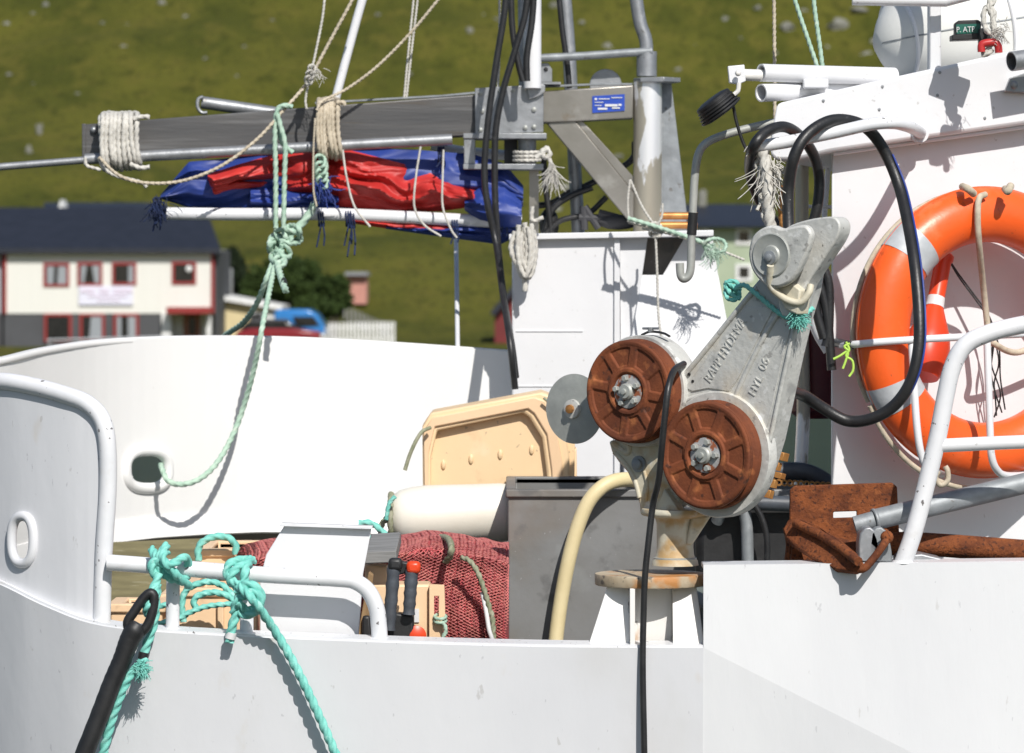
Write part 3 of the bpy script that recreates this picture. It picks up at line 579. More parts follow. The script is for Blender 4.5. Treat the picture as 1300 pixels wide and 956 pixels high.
# posts between casing and wheelhouse
m = MB(); m.tube(PP([(1018, 200), (1018, 400), (1020, 520), (1015, 618)], 10.9), .0185, 14, 4); m.build('awning_post', M['mast'], boat)
m = MB(); m.tube(PP([(1052, 205), (1045, 300), (1040, 440)], 11.1), .008, 10, 3); m.tube(PP([(1015, 262), (1060, 263)], 11.0), .005, 8, 2); m.build('thin_stay', M['white'], boat)
m = MB(); m.tube(PP([(1032, 392), (1040, 420), (1054, 444)], 10.6), .02, 12, 4); m.build('grab_handle', M['white'], boat)
# white bent grab rod under the visor, galvanised hooked rail
m = MB(); m.tube(PP([(954, 187), (1000, 180), (1060, 168), (1105, 158), (1132, 156, 10.12), (1152, 160, 10.2), (1163, 165, 10.32)], 10.10) + [WALL(1169, 169, .06)], S(8, 10.1), 14, 6); g_ = m.build('grab_rod', M['chip'], boat)
m = MB(); m.lathe(WALL(1169, 169, .082), -wn, [(0, 0), (.024, 0), (.024, .02), (0, .02)], 20); m.build('rod_foot', M['white'], g_)
# ------------------------------------------------------------ white casing (deckhouse) amidships
CY = 12.62
m = MB(); m.prism(PP([(650, 303), (786, 300), (790, 700), (650, 700)], CY), (0, .65, 0)); cs = m.build('casing', M['white'], boat, bevel=.006)
m = MB(); m.pbox(780, 302, 787, 700, CY - .012, .02); m.build('seam_flange', M['white'], cs)
m = MB(); m.prism(PP([(787, 302), (822, 302), (802, 440), (797, 700), (790, 700)], CY + .012), (0, .6, 0)); m.build('side_panel', M['white'], cs)
m = MB(); m.prism(PP([(818, 302), (905, 302), (905, 352), (812, 352)], CY + .16), (0, .5, 0)); m.build('vent_recess', M['tank'], cs)
m = MB(); m.prism(PP([(868, 304), (905, 304), (912, 352), (840, 352)], CY + .05), (0, .02, 0)); m.build('vent_cowl', M['white'], cs)
m = MB()
a = PP([(815, 349), (912, 349)], CY + .02); b_ = PP([(795, 470), (935, 470)], CY - .05); c_ = PP([(790, 700), (975, 700)], CY - .06)
m.add(a + b_ + c_ + [v + Vector((0, .6, 0)) for v in a + b_ + c_], [(0, 1, 3, 2), (2, 3, 5, 4), (0, 6, 7, 1), (1, 7, 9, 3), (3, 9, 11, 5), (0, 2, 8, 6), (2, 4, 10, 8)]); m.build('sloping_front', M['white'], cs, ang=4, bevel=.003)
m = MB(); m.prism(PP([(646, 297), (906, 292), (906, 300), (646, 305)], CY - .03), (0, .7, 0)); m.build('top_plate', M['white'], cs, bevel=.003)
m = MB(); m.pbox(655, 420, 740, 421, CY - .003, .01); m.pbox(655, 490, 740, 491, CY - .003, .01); m.build('weld_seam', M['white'], cs)
# masts and stays standing on the casing
SHIFT[0] = .8
m = MB(); m.tube(PP([(676, -60), (676, 112)], 12.15), S(12, 12.15), 16, 2); m.build('white_mast', M['white'], boat)
m = MB(); m.tube(PP([(712, -60), (722, 60), (728, 180), (735, 310)], 12.4), S(9, 12.4), 16, 5); m.build('rear_mast', M['galv'], boat)
m = MB(); m.tube(PP([(662, -60), (664, 110)], 12.3), S(6, 12.3), 10, 2); m.build('mast_stay', M['galv'], boat)
SHIFT[0] = 0
# ============================================================ THE HAULER (twin disc winch)
WN = Vector((-.6, -.8, 0)); WU = Vector((.8, -.6, 0)); WV = Vector((0, 0, 1)); WO = P(850, 560, 9.70)
def W(px, py, w=0):
    d = ray(px, py); t = (WO + WN * w - EYE).dot(WN) / d.dot(WN); return EYE + d * t
def WPP(pts, w=0): return [W(x, y, w) for x, y in pts]
hw = thing('line_hauler', 'grey cast line hauler with two rusty discs standing on its round pedestal', 'winch', P(857, 718, 9.74))
# arm
arm = [(862, 480), (900, 434), (944, 377), (965, 352), (1000, 330), (1030, 325), (1022, 372), (1012, 405), (1001, 450), (988, 510), (977, 560), (967, 592), (955, 618), (938, 637), (915, 648), (885, 647), (860, 630), (846, 600), (842, 560), (848, 515)]
m = MB(); m.prism(WPP(arm), -WN * .072); am = m.build('arm', M['cast'], hw, bevel=.005)
def ridge(pts, r, mt, w=0.0, sm=6, name='rib', fl=.45):
    m = MB(); q = spl(WPP(pts, w), sm)
    m.sweep([p for p in q], r, 10); return m.build(name, M[mt], am)
ridge([(864, 483), (902, 437), (946, 382), (962, 366)], .0068, 'cast', sm=2)
ridge([(932, 507), (945, 478), (968, 432), (990, 395), (1003, 372)], .0062, 'cast', sm=3)
ridge([(1013, 395), (1001, 450), (988, 510), (978, 556), (966, 592), (951, 618), (933, 636)], .006, 'cast', sm=4)
ridge([(862, 515), (878, 506), (900, 502), (925, 507), (945, 522), (960, 545), (965, 572), (960, 600)], .0066, 'cast', sm=5)
m = MB(); m.prism(WPP([(870, 492), (905, 446), (948, 390), (985, 388), (962, 432), (938, 480), (926, 497), (900, 493), (880, 497)], .0), WN * .0035); m.build('panel', M['cast'], am, bevel=.003)
m = MB(); m.prism(WPP([(940, 508), (952, 482), (975, 436), (996, 398), (1008, 402), (995, 450), (982, 510), (972, 550), (962, 530)], .0), WN * .0022); m.build('panel', M['cast'], am, bevel=.002)
side = WPP([(1026, 350), (1012, 405), (1001, 450), (988, 510), (977, 560), (967, 592)], -.006)
m = MB(); n_ = len(side); m.add([p + WU * .0012 for p in side] + [p + WU * .0012 - WN * .060 for p in side], [(i, i + 1, n_ + i + 1, n_ + i) for i in range(n_ - 1)]); m.build('stained_edge', M['castred'], am, solid=.001)
def wtxt(body, a, b, h, tilt=(0, 0)):
    A, B = W(*a, .0035), W(*b, .0035); x = B - A; up = WN.cross(x.normalized())
    o = text_mesh('raised_lettering', body, 1, .0, M['cast'], am, Vector((0, 0, 0)), (1, 0, 0), (0, 1, 0))
    return o
def wtext(body, a, b, h, w=.0035, ext=.0022):
    A, B = W(*a, w), W(*b, w); x = (B - A).normalized(); up = WN.cross(x)
    cu = bpy.data.curves.new('t', 'FONT'); cu.body = body; cu.size = h; to = bpy.data.objects.new('t', cu); C.objects.link(to); bpy.context.view_layer.update()
    wd_ = max(to.dimensions.x, 1e-4); bpy.data.objects.remove(to); bpy.data.curves.remove(cu)
    text_mesh('raised_lettering', body, h, ext, M['cast'], am, A, x, up, sx=(B - A).length / wd_)
wtext('RAPP HYDEMA', (902, 487), (948, 409), .034)
wtext('HYL', (958, 504), (969, 481), .030, .0022)
wtext('06', (971, 472), (977, 458), .030, .0022)
for q in [(875, 475), (880, 484)]:
    m = MB(); m.lathe(W(*q, .002), WN, [(.0045, 0), (.0035, .003), (0, .0035)], 10); m.build('set_screw', M['blackplastic'], am)
# top: horn casting, sheave, front lobe, centre boss, guide finger
m = MB(); m.prism(spl(WPP([(985, 305), (1000, 288), (1025, 279), (1053, 275), (1063, 279), (1066, 290), (1061, 305), (1044, 331), (1024, 362), (1012, 395), (992, 400), (985, 360)], .018), 4, True), -WN * .05); hn = m.build('horn', M['cast'], hw, bevel=.004)
m = MB(); m.lathe(W(992, 326, .02), WN, [(0, 0), (.048, 0), (.058, .006), (.045, .018), (.045, .024), (.058, .036), (0, .036)], 40); m.build('sheave', M['black'], hw)
lobe = [(950, 318), (955, 300), (966, 290), (980, 286), (993, 290), (1008, 287), (1022, 286), (1029, 295), (1028, 308), (1020, 330), (1008, 352), (996, 362), (983, 365), (968, 360), (956, 346), (951, 332)]
m = MB(); m.prism(spl(WPP(lobe, .068), 4, True), -WN * .022); lb = m.build('sheave_cover', M['cast'], hw, bevel=.006)
m = MB(); m.lathe(W(980, 324, .066), WN, [(.052, 0), (.052, .004), (.049, .006), (.040, .003), (.024, .003), (.021, .007), (.014, .008), (0, .008)], 40); m.build('cover_disc', M['zinc'], lb)
m = MB(); m.lathe(W(978, 327, .072), WN, [(.0165, 0), (.0165, .005), (.009, .006), (.009, .012), (.004, .014), (0, .014)], 18); m.build('centre_bolt', M['pipe'], lb)
m = MB(); q = spl(WPP([(978, 337), (975, 350), (973, 362), (980, 373), (992, 382), (1004, 384), (1012, 372), (1012, 362)], .078), 6)
q = [p - WN * (.06 * i / len(q)) for i, p in enumerate(q)]; m.sweep(q, .0085, 10); m.build('guide_finger', M['stem'], hw)
m = MB(); m.prism(WPP([(985, 366), (1006, 360), (1016, 368), (1012, 400), (996, 392)], .04), -WN * .05); m.build('guide_block', M['stem'], hw, bevel=.004)
# discs
def disc(cx, cy, w, R, name='hauling_disc', rot=.2):
    c = W(cx, cy, w); par = hw
    def h(r, a):
        x = r / R
        k = ((a + rot) / (2 * PI) * 8) % 1; rib = min(k, 1 - k) * (2 * PI / 8) * r     # distance to the nearest rib centre line
        sm = lambda e0, e1, v: (lambda t: t * t * (3 - 2 * t))(max(0, min(1, (v - e0) / (e1 - e0))))
        z = 0
        sec = sm(.49, .53, x) * (1 - sm(.83, .87, x)) * sm(.0085, .0150, rib)
        z -= .0048 * sec
        z += .004 * sm(.36, .38, x) * (1 - sm(.44, .47, x))
        z -= .003 * (1 - sm(.34, .36, x))
        z += .0015 * sm(.88, .93, x)
        z -= .004 * sm(.965, 1, x)
        return z
    m = MB(); NR, NA = 70, 288; vs = []; fs = []
    for i in range(1, NR + 1):
        r = R * i / NR
        for k in range(NA):
            a = 2 * PI * k / NA; vs.append(c + (WU * math.cos(a) + WV * math.sin(a)) * r + WN * h(r, a))
    for i in range(NR - 1):
        for k in range(NA): fs.append((i * NA + k, i * NA + (k + 1) % NA, (i + 1) * NA + (k + 1) % NA, (i + 1) * NA + k))
    fs.append(tuple(range(NA))); m.add(vs, fs)
    m.lathe(c, -WN, [(R, .004), (R * 1.005, .010), (R * .99, .016), (R * .955, .017), (R * .93, .020), (R * .95, .026), (R * 1.0, .028), (R * 1.02, .032), (R * 1.02, .046), (R * .9, .05), (0, .05)], 96)
    d = m.build(name, M['rustdisc'], par, ang=50)
    m = MB(); m.lathe(c - WN * .004, WN, [(R * .33, 0), (R * .33, .0035), (R * .30, .0045), (0, .0045)], 40); hb = m.build('hub_plate', M['hub'], d)
    m = MB(); m.lathe(c, WN, [(R * .16, 0), (R * .16, .010), (R * .135, .013), (R * .13, .016), (R * .06, .016), (R * .055, .022), (0, .023)], 28); m.build('centre_nut', M['zinc'], d)
    for k in range(5):
        a = 2 * PI * k / 5 + rot * 3; p = c + (WU * math.cos(a) + WV * math.sin(a)) * R * .255
        m = MB(); m.lathe(p, WN, [(R * .062, 0), (R * .062, .010), (R * .05, .012), (0, .012)], 6); m.build('bolt', M['zinc'], d, ang=20)
    return c
D1 = disc(797, 497, .060, .1235, rot=.15)
D2 = disc(895, 578, .060, .128, rot=.42)
# housing behind disc one with wrapped band, and drum behind disc two
m = MB(); m.lathe(D1 - WN * .045, -WN, [(.10, 0), (.133, 0), (.135, .003), (.135, .06), (.128, .066), (0, .066)], 64); m.build('drum_housing', M['cast'], hw, bevel=0)
m = MB(); m.lathe(D2 - WN * .05, -WN, [(.148, 0.0), (.151, .004), (.151, .03), (0, .03)], 64); m.build('drum_flange', M['cast'], hw)
q = WPP([(815, 425), (826, 421), (842, 423), (850, 427)], -.01); m = MB(); m.sweep(spl(q, 5), .006, 8, shape=lambda a, i: 1 if abs(math.cos(a)) < .5 else .5); m.build('clamp_strap', M['black'], hw)
m = MB(); m.lathe(W(826, 422, -.01), (0, 0, 1), [(.007, 0), (.007, .012), (0, .012)], 8); m.tube([W(816, 417, -.01), W(836, 417, -.01)], .003, 8, 2); m.build('wing_bolt', M['galv'], hw)
# small zinc guide disc at the left
c = W(730, 519, -.03)
m = MB(); m.lathe(c, WN, [(0, 0), (.083, -.002), (.086, .0), (.086, .003), (.07, .005), (.03, .009), (0, .010)], 64); gd = m.build('guide_disc', M['zinc'], hw)
m = MB(); m.lathe(c, WN, [(.024, .006), (.023, .016), (.015, .018), (0, .018)], 28); m.build('boss', M['cast'], gd)
m = MB(); m.lathe(c, WN, [(.011, .016), (.011, .026), (.006, .028), (0, .030)], 8); m.build('bolt', M['brass'], gd)
m = MB(); m.sweep([c - WN * .0, c - WN * .05, D1 - WN * .10], .012, 10); m.build('spindle', M['cast'], hw)
# lower casting and stem
cast_ = [(772, 560), (790, 556), (830, 548), (856, 560), (862, 640), (840, 656), (812, 654), (811, 640), (806, 622), (796, 600), (784, 586), (776, 574)]
m = MB(); m.prism(WPP(cast_, -.02), -WN * .05); lc = m.build('lower_casting', M['stem'], hw, bevel=.006)
for pts, r in (([(780, 574), (795, 590), (806, 610), (812, 632)], .006), ([(818, 598), (822, 616), (820, 636)], .0045), ([(778, 562), (796, 575), (800, 566)], .007)):
    m = MB(); m.sweep(spl(WPP(pts, -.02), 5), r, 10); m.build('rib', M['stem'], lc)
m = MB(); m.lathe(W(812, 589, -.02), WN, [(.020, 0), (.020, .006), (.013, .007), (.013, .016), (.010, .018), (0, .018)], 24); m.build('pivot_bolt', M['pipe'], lc)
m = MB(); m.prism(WPP([(830, 655), (843, 620), (866, 655)], .0), -WN * .03); m.build('web', M['stem'], lc, bevel=.003)
sc_ = P(857, 652, 9.74); sz = lambda py: (P(857, py, 9.74).z - sc_.z)
m = MB(); m.lathe(sc_, (0, 0, 1), [(0, sz(717.5)), (.057, sz(717.5)), (.055, sz(712)), (.0465, sz(705)), (.0445, sz(695)), (.0445, sz(664)), (.048, sz(658)), (.080, sz(654)), (.083, sz(650)), (.080, sz(646)), (0, sz(645))], 48); m.build('stem', M['stem'], hw, ang=60)
m = MB(); m.prism([P(878, 656, 9.70), P(903, 655, 9.70), P(879, 692, 9.70), P(870, 692, 9.70)], (0, .05, 0)); m.build('gusset', M['stem'], hw, bevel=.005)
m = MB(); m.lathe(P(857, 712, 9.74), (0, 0, 1), [(.0465, 0), (.052, .004), (.052, .008), (.046, .011)], 40); m.build('collar', M['zinc'], hw)
# corroded hydraulic fittings behind the arm
m = MB()
for i, (x, y, r, h_) in enumerate([(985, 566, .012, .02), (990, 580, .020, .02), (985, 593, .012, .02), (988, 603, .017, .014), (980, 615, .012, .02), (974, 628, .014, .02)]): m.lathe(P(x, y + 4, 9.82), (.25, 0, 1), [(0, 0), (r, 0), (r, h_), (0, h_)], 6)
m.build('hydraulic_fitting', M['brass'], hw, bevel=.001)
# cable down the front, and the teal lashing round the neck
def rope(name, pts, Y, rpx, mt, label, cat, group=None, parent=None, rope_=True, sm=8, lay=5.5, n=12, lobes=3):
    q = PP(pts, Y); r = S(rpx, q[0].y); m = MB()
    if rope_: m.rope(q, r, n=n, sm=sm, lay=lay, lobes=lobes)
    else: m.sweep(spl(q, sm), r, n)
    o = m.build(name, M[mt], parent, ang=80)
    if parent is None: tag(o, label, cat, group)
    elif label: o['label'] = label
    return o
rope('control_cable', [(868, 462, 9.68), (856, 470, 9.58), (849, 490, 9.53), (845, 520, 9.52), (840, 570, 9.53), (836, 610, 9.55), (829, 640, 9.58), (823, 690, 9.58), (819, 730, 9.58), (817, 780, 9.585), (816, 850, 9.585), (818, 960, 9.59), (820, 1100, 9.61)], 0, 4.2, 'black', 'thin black cable hanging down the front of the hauler and pedestal', 'cable', rope_=False)
lash = [W(934, 366, -.02), W(945, 362, .010), W(960, 373, .014), W(975, 386, .012), W(990, 398, .010), W(1003, 404, .012), W(1018, 401, .0), W(1032, 392, -.05)]
t = thing('neck_lashing', 'teal rope lashed round the hauler neck with frayed knot', 'rope', W(1013, 405, .01))
m = MB(); m.rope(lash, .0062, sm=6); m.build('strand', M['ropeteal'], t, ang=80)
m = MB()
for k in range(4):
    cc = W(930, 372, -.03); q = [cc + Vector((math.cos(a + k) * .017, math.sin(a * 1.0 + k) * .010, math.sin(a) * .017 + .004 * k)) for a in [2 * PI * j / 8 for j in range(8)]]; m.rope(q, .0055, sm=5, closed=True)
m.build('knot', M['ropeteal'], t, ang=80)
def tuft(name, c, n, L, r, mt, parent, d=Vector((0, 0, -1)), spread=.6, seed=1, start=.012):
    rr = random.Random(seed); m = MB()
    for k in range(int(n * 2.2)):
        v = (d + Vector((rr.gauss(0, spread), rr.gauss(0, spread), rr.gauss(0, spread)))).normalized()
        p = c + Vector((rr.gauss(0, start), rr.gauss(0, start), rr.gauss(0, start))); l = L * rr.uniform(.35, 1.1); q = [p]; cur = Vector((rr.gauss(0, 1), rr.gauss(0, .6), rr.gauss(0, 1))) * .55
        for j in range(5):
            v = (v + cur * .5 + Vector((rr.gauss(0, .18), rr.gauss(0, .12), -.42))).normalized(); p = p + v * (l / 5); q.append(p)
        m.sweep(spl(q, 3), r * rr.uniform(.45, .8), 4)
    return m.build(name, M[mt], parent, ang=180)
tuft('frayed_end', W(1013, 404, .015), 130, .030, .0011, 'ropeteal', t, Vector((0, -.2, -.2)), 1.0, 3, .006)
SHIFT[0] = .8
# ============================================================ BOOM, BRACKETS, MAST POST
bm = thing('boom_crane', 'grey square steel boom with bolted bracket, diagonal brace and white flaking post', 'crane', P(823, 296, 12.2))
BY = 12.2
m = MB(); m.prism(PP([(107, 158), (604, 120), (604, 172), (107, 198)], BY), (0, .12, 0)); b1 = m.build('boom', M['boom'], bm, bevel=.004)
m = MB(); m.prism(PP([(104, 157), (109, 157), (109, 199), (104, 199)], BY - .004), (0, .13, 0)); m.build('end_plate', M['boom'], b1, bevel=.002)
m = MB(); m.ball(P(119, 165, BY - .005), .012, 10); m.build('bolt', M['galv'], b1)
m = MB(); m.prism(PP([(688, 116), (804, 108), (804, 150), (688, 156)], BY), (0, .12, 0)); b2 = m.build('inner_boom', M['stainless'], bm, bevel=.004)
m = MB(); m.prism(PP([(603, 112), (690, 107), (690, 168), (603, 170)], BY - .03), (0, .012, 0)); pl = m.build('bracket_plate', M['galv'], bm, bevel=.002)
m = MB(); m.prism(PP([(668, 108), (692, 108), (692, 116), (684, 122), (672, 126)], BY - .045), (0, .012, 0)); m.build('tab', M['galv'], pl, bevel=.001)
m = MB(); m.prism(PP([(603, 112), (690, 107), (690, 168), (603, 170)], BY + .15), (0, .012, 0)); m.build('bracket_plate', M['galv'], bm, bevel=.002)
for x, y in [(610, 118), (612, 141), (610, 165), (635, 115), (652, 114), (667, 112), (677, 115), (678, 139), (667, 162), (678, 161)]:
    m = MB(); m.lathe(P(x, y, BY - .03), (0, -1, 0), [(.008, 0), (.008, .006), (.004, .009), (0, .010)], 8); m.build('bolt', M['zinc'], pl)
for x0, y0, x1, y1, d_ in [(588, 169, 694, 176, .18), (588, 208, 690, 215, .18)]:
    m = MB(); m.pbox(x0, y0, x1, y1, BY - .05, d_); m.build('clamp_plate', M['galv'], bm, bevel=.002)
m = MB(); m.pbox(589, 176, 603, 208, BY - .045, .16); m.build('clamp_side', M['galv'], bm, bevel=.002)
m = MB(); m.lathe(P(669, 208, BY + .02), (0, 0, 1), [(.03, 0), (.03, .08)], 20); m.build('pin', M['galv'], bm)
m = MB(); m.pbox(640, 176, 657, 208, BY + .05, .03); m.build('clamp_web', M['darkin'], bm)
m = MB(); m.pbox(672, 215, 684, 300, BY + .02, .03); m.build('hanger', M['stainless'], bm)
m = MB(); m.prism(PP([(694, 156), (730, 153), (805, 245), (805, 282), (798, 280)], BY + .01), (0, .06, 0)); m.build('brace', M['stainless'], bm, bevel=.003)
m = MB(); m.prism(PP([(730, 153), (740, 154), (806, 226), (805, 245)], BY + .02), (0, .09, 0)); m.build('brace_edge', M['stainless'], bm, bevel=.002)
np_ = MB(); np_.prism(PP([(752, 122), (793, 119.5), (793, 140.5), (752, 143.5)], BY - .004), (0, .004, 0)); npo = np_.build('nameplate', M['plate'], b2)
m = MB()
for x0, y0, x1, y1 in [(755, 124.5, 758, 127), (760, 125, 774, 126), (776, 123.4, 790, 124.4), (755, 129.5, 766, 130.3), (755, 133.5, 764, 134.3), (768, 132.2, 784, 135.2), (785, 131.8, 789, 134.4), (759, 136.8, 771, 139.2), (777, 136.2, 787, 138)]: m.pbox(x0, y0, x1, y1, BY - .0065, .003)
m.build('worn_lettering', M['print'], npo)
m = MB(); m.sweep(PP([(400, 131), (560, 122), (603, 118)], BY + .02), .004, 6); m.build('wire', M['pipe'], bm); m = MB(); m.sweep(PP([(692, 110), (760, 107), (803, 107)], BY + .03), .004, 6); m.build('wire', M['pipe'], bm)
m = MB(); m.lathe(P(769, 108, BY + .06), (0, 1, 0), [(0, 0), (.05, 0), (.052, .004), (.04, .012), (.052, .02), (0, .024)], 30); m.build('tail_sheave', M['galv'], bm)
m = MB(); m.prism(PP([(680, 104), (680, 86), (687, 80), (696, 80), (701, 88), (701, 104)], BY + .01), (0, .03, 0)); m.build('lug', M['galv'], bm, bevel=.002)
m = MB(); m.lathe(P(693, 88, BY + .008), (0, -1, 0), [(.007, 0), (.005, .003), (0, .004)], 10); m.build('lug_hole', M['blackplastic'], bm)
m = MB(); m.pbox(676, 104, 712, 107, BY - .02, .14); m.build('top_plate', M['galv'], bm)
# post
pp_ = P(822, 300, 12.22)
m = MB(); m.lathe(pp_, (0, 0, 1), [(.046, 0), (.046, (P(822, 104, 12.22) - pp_).z)], 32); ps = m.build('post', M['mast'], bm)
m = MB(); m.lathe(P(834, 105, 12.22), (0, 0, 1), [(0, 0), (.078, 0), (.078, .015), (0, .015)], 6); m.build('post_flange', M['galv'], ps, bevel=.002)
m = MB(); m.lathe(P(821, 97, 12.22), (0, 0, 1), [(.033, 0), (.033, .08)], 20); m.build('upper_post', M['galv'], ps)
m = MB(); m.prism(PP([(838, 103), (852, 103), (872, 270), (872, 292), (840, 292)], 12.28), (0, .015, 0)); m.build('post_web', M['pipe'], bm, bevel=.002)
m = MB(); m.tube(PP([(680, 74), (740, 71), (828, 65)], 12.2), S(5.5, 12.2), 12, 3); m.build('tie_bar', M['pipe'], bm)
m = MB(); m.tube(PP([(802, -60), (808, 0), (813, 30), (820, 52), (821, 78)], 12.22), S(9, 12.2), 16, 5); m.build('bent_pipe', M['galv'], bm)
# long pipe lashed below the boom
t = thing('lashed_pipe', 'long thin galvanised pipe lashed under the steel boom', 'pipe', P(290, 200, 12.12))
m = MB(); m.sweep(PP([(-260, 226), (0, 212), (110, 203)], 12.13), S(5, 12.1), 14); m.sweep(PP([(108, 202), (300, 192), (574, 177)], 12.13), S(7.5, 12.1), 16); m.build('tube', M['galv'], t)
t = thing('rowlock_pole', 'short aluminium pole with hooked end lying behind the boom', 'pole', P(310, 135, 12.45))
m = MB(); m.sweep(PP([(256, 130), (352, 144), (470, 160)], 12.45), S(8.5, 12.45), 16); m.build('tube', M['galv'], t)
m = MB(); m.tube(PP([(258, 123), (252, 126), (251, 136), (256, 143), (263, 143)], 12.42), S(2.5, 12.4), 10, 5); m.build('hooked_end', M['galv'], t)
o = MB(); o.tube(PP([(482, -60), (460, 0), (427, 122), (405, 205), (393, 262)], 12.38), S(6, 12.3), 14, 5); tag(o.build('slanted_pole', M['white']), 'slender white pole slanting up behind the cream rope coil', 'pole')
o = MB(); o.tube(PP([(579, 302), (581, 445)], 12.86), S(3.2, 12.8), 10, 2); tag(o.build('flag_staff', M['white']), 'thin pale upright rod on the far bulwark edge under the tarpaulin', 'rod')
# ------------------------------------------------------------ rolled tarpaulin with spars
tp_ = thing('rolled_tarpaulin', 'rolled red and blue tarpaulin bundled between white spars under the boom', 'tarpaulin', P(430, 270, 12.35))
def tarp(name, top, bot, Y, mt, depth=.05, seed=0, nu=150, nv=44, fold=.028, pinch=()):
    def f(u, v):
        x = top[0][0] + (top[-1][0] - top[0][0]) * u; a = interp(top, x)[0]; b = interp(bot, x)[0]; py = a + (b - a) * v
        e = math.sin(PI * v); s = x * .012 + seed
        wv = 1.5 * noise.noise(Vector((x * .010, v * 1.2, seed))) + .5 * noise.noise(Vector((x * .03, v * 2, seed + 2)))
        rg = 1 - abs(noise.noise(Vector((x * .012 + v * .8, v * 3.0 + wv, seed + 5)))) * 2.6
        r2 = 1 - abs(noise.noise(Vector((x * .03 + v * 3, v * 9 + wv * 2, seed + 9)))) * 2.6
        d = fold * (.95 * rg + .16 * r2 - .5) + fold * .5 * math.sin(v * 7 + wv * 3 + s)
        pc_ = sum(math.exp(-((x - q) / 12) ** 2) for q in pinch)
        return P(x, py, Y - depth * e - d * (.3 + .7 * e) + .02 * pc_)
    m = MB(); m.grid(f, nu, nv); return m.build(name, M[mt], tp_, ang=60, solid=.003)
T1 = [(204, 248), (240, 206), (300, 200), (420, 186), (520, 190), (600, 196), (640, 208), (664, 236)]
T1b = [(204, 252), (240, 263), (300, 264), (420, 266), (520, 262), (600, 264), (640, 266), (664, 262)]
tarp('blue_layer', T1, T1b, 12.24, 'blue', .05, 1, fold=.016)
tarp('red_layer', [(264, 222), (300, 210), (350, 196), (400, 186), (440, 190), (500, 205), (560, 222), (600, 236), (626, 248)], [(264, 226), (272, 247), (300, 240), (340, 236), (400, 250), (430, 262), (500, 268), (560, 268), (600, 262), (626, 258)], 12.20, 'red', .05, 3, 190, 50, .034, (352, 418, 527, 565))
tarp('blue_fold', [(318, 238), (360, 240), (430, 248)], [(318, 262), (360, 265), (430, 266)], 12.20, 'blue', .03, 7, 60, 20)
tarp('navy_fold', [(590, 252), (610, 238), (640, 238), (662, 256)], [(590, 266), (610, 282), (640, 290), (662, 286)], 12.16, 'blue', .05, 9, 50, 24)
tarp('red_flap', [(440, 276), (500, 280), (560, 283), (585, 286)], [(440, 282), (500, 291), (560, 297), (585, 296)], 12.20, 'red', .03, 11, 80, 16, .012)
tarp('blue_flap', [(490, 287), (560, 288), (640, 276), (660, 290)], [(490, 290), (560, 300), (635, 310), (660, 298)], 12.22, 'blue', .05, 13, 80, 24, .015)
m = MB(); m.tube(PP([(212, 271), (300, 272), (420, 272), (520, 276), (640, 282)], 12.17), S(8.5, 12.17), 16, 6); m.build('spar', M['chip'], tp_)
m = MB(); m.tube(PP([(640, 278), (662, 281)], 12.17), S(9.5, 12.17), 14, 3); m.build('spar_end', M['galv'], tp_)
m = MB(); m.tube(PP([(548, 184), (585, 192), (650, 198)], 12.45), S(7, 12.4), 14, 4); m.build('spar', M['chip'], tp_)
for k, (x, y, l) in enumerate([(200, 256, 26), (408, 272, 30), (443, 272, 28), (447, 274, 40), (578, 282, 16), (560, 192, 8), (640, 270, 20)]):
    m = MB()
    for j in range(3):
        cc = P(x + j * 3 - 3, y + 5, 12.17); q = [cc + Vector((.002 * math.sin(a * 2), math.sin(a) * .026, math.cos(a) * .026)) for a in [2 * PI * i / 10 for i in range(10)]]; m.sweep(spl(q, 3, True), .003, 6, closed=True)
    m.tube(PP([(x, y + 12), (x - 3, y + 12 + l * .5), (x - 6, y + 12 + l)], 12.15), .003, 6, 4); m.tube(PP([(x + 2, y + 12), (x + 4, y + 12 + l * .5), (x + 3, y + 10 + l)], 12.15), .003, 6, 4)
    m.build('lashing', M['navy'], tp_)
tuft('cord_bunch', P(200, 262, 12.15), 60, .05, .002, 'navy', tp_, spread=.7, seed=8)
# thin straps around the bundle
for k, pts in enumerate([[(435, 190), (440, 225), (450, 262), (470, 288)], [(534, 186), (528, 225), (526, 262), (538, 285), (560, 300)], [(563, 190), (562, 225), (562, 262), (572, 290), (580, 302)]]):
    m = MB(); m.sweep(spl(PP(pts, 12.06), 6), .0035, 8); m.build('tie_strap', M['ropewhite'], tp_)
# ------------------------------------------------------------ coils on the boom
def coil(name, x0, x1, yt, yb, n, r, mt, label, Yf=12.08, Yb=12.34, sl=4, seed=0):
    t = thing(name, label, 'rope', P((x0 + x1) / 2, yb, Yf)); rr = random.Random(seed)
    for layer in range(2):
        m = MB(); q = []
        for k in range(n):
            x = x0 + (x1 - x0) * k / (n - 1) + rr.uniform(-1.4, 1.4); j = rr.uniform(-3, 3); g = .012 * layer + rr.uniform(0, .006)
            dx = rr.uniform(-2, 2)
            q += PP([(x + dx, yt - 3 + j * .4 - 3 * layer, Yf + .1), (x + dx, yt + 3 - 2 * layer, Yf - g), (x, (yt + yb) / 2, Yf - .01 - g), (x + sl - dx, yb - 3 + j + 3 * layer, Yf - g), (x + sl, yb + 3 + j + 3 * layer, Yf + .1), (x + sl, yb, Yb), (x, yt, Yb)])
        m.rope(q, r, n=9, sm=5, lay=5); m.build('turns', M[mt], t, ang=80)
    return t
cw = coil('rope_coil', 128, 172, 151, 207, 9, .0088, 'ropewhite', 'thick white rope coiled round the outer end of the boom', seed=2)
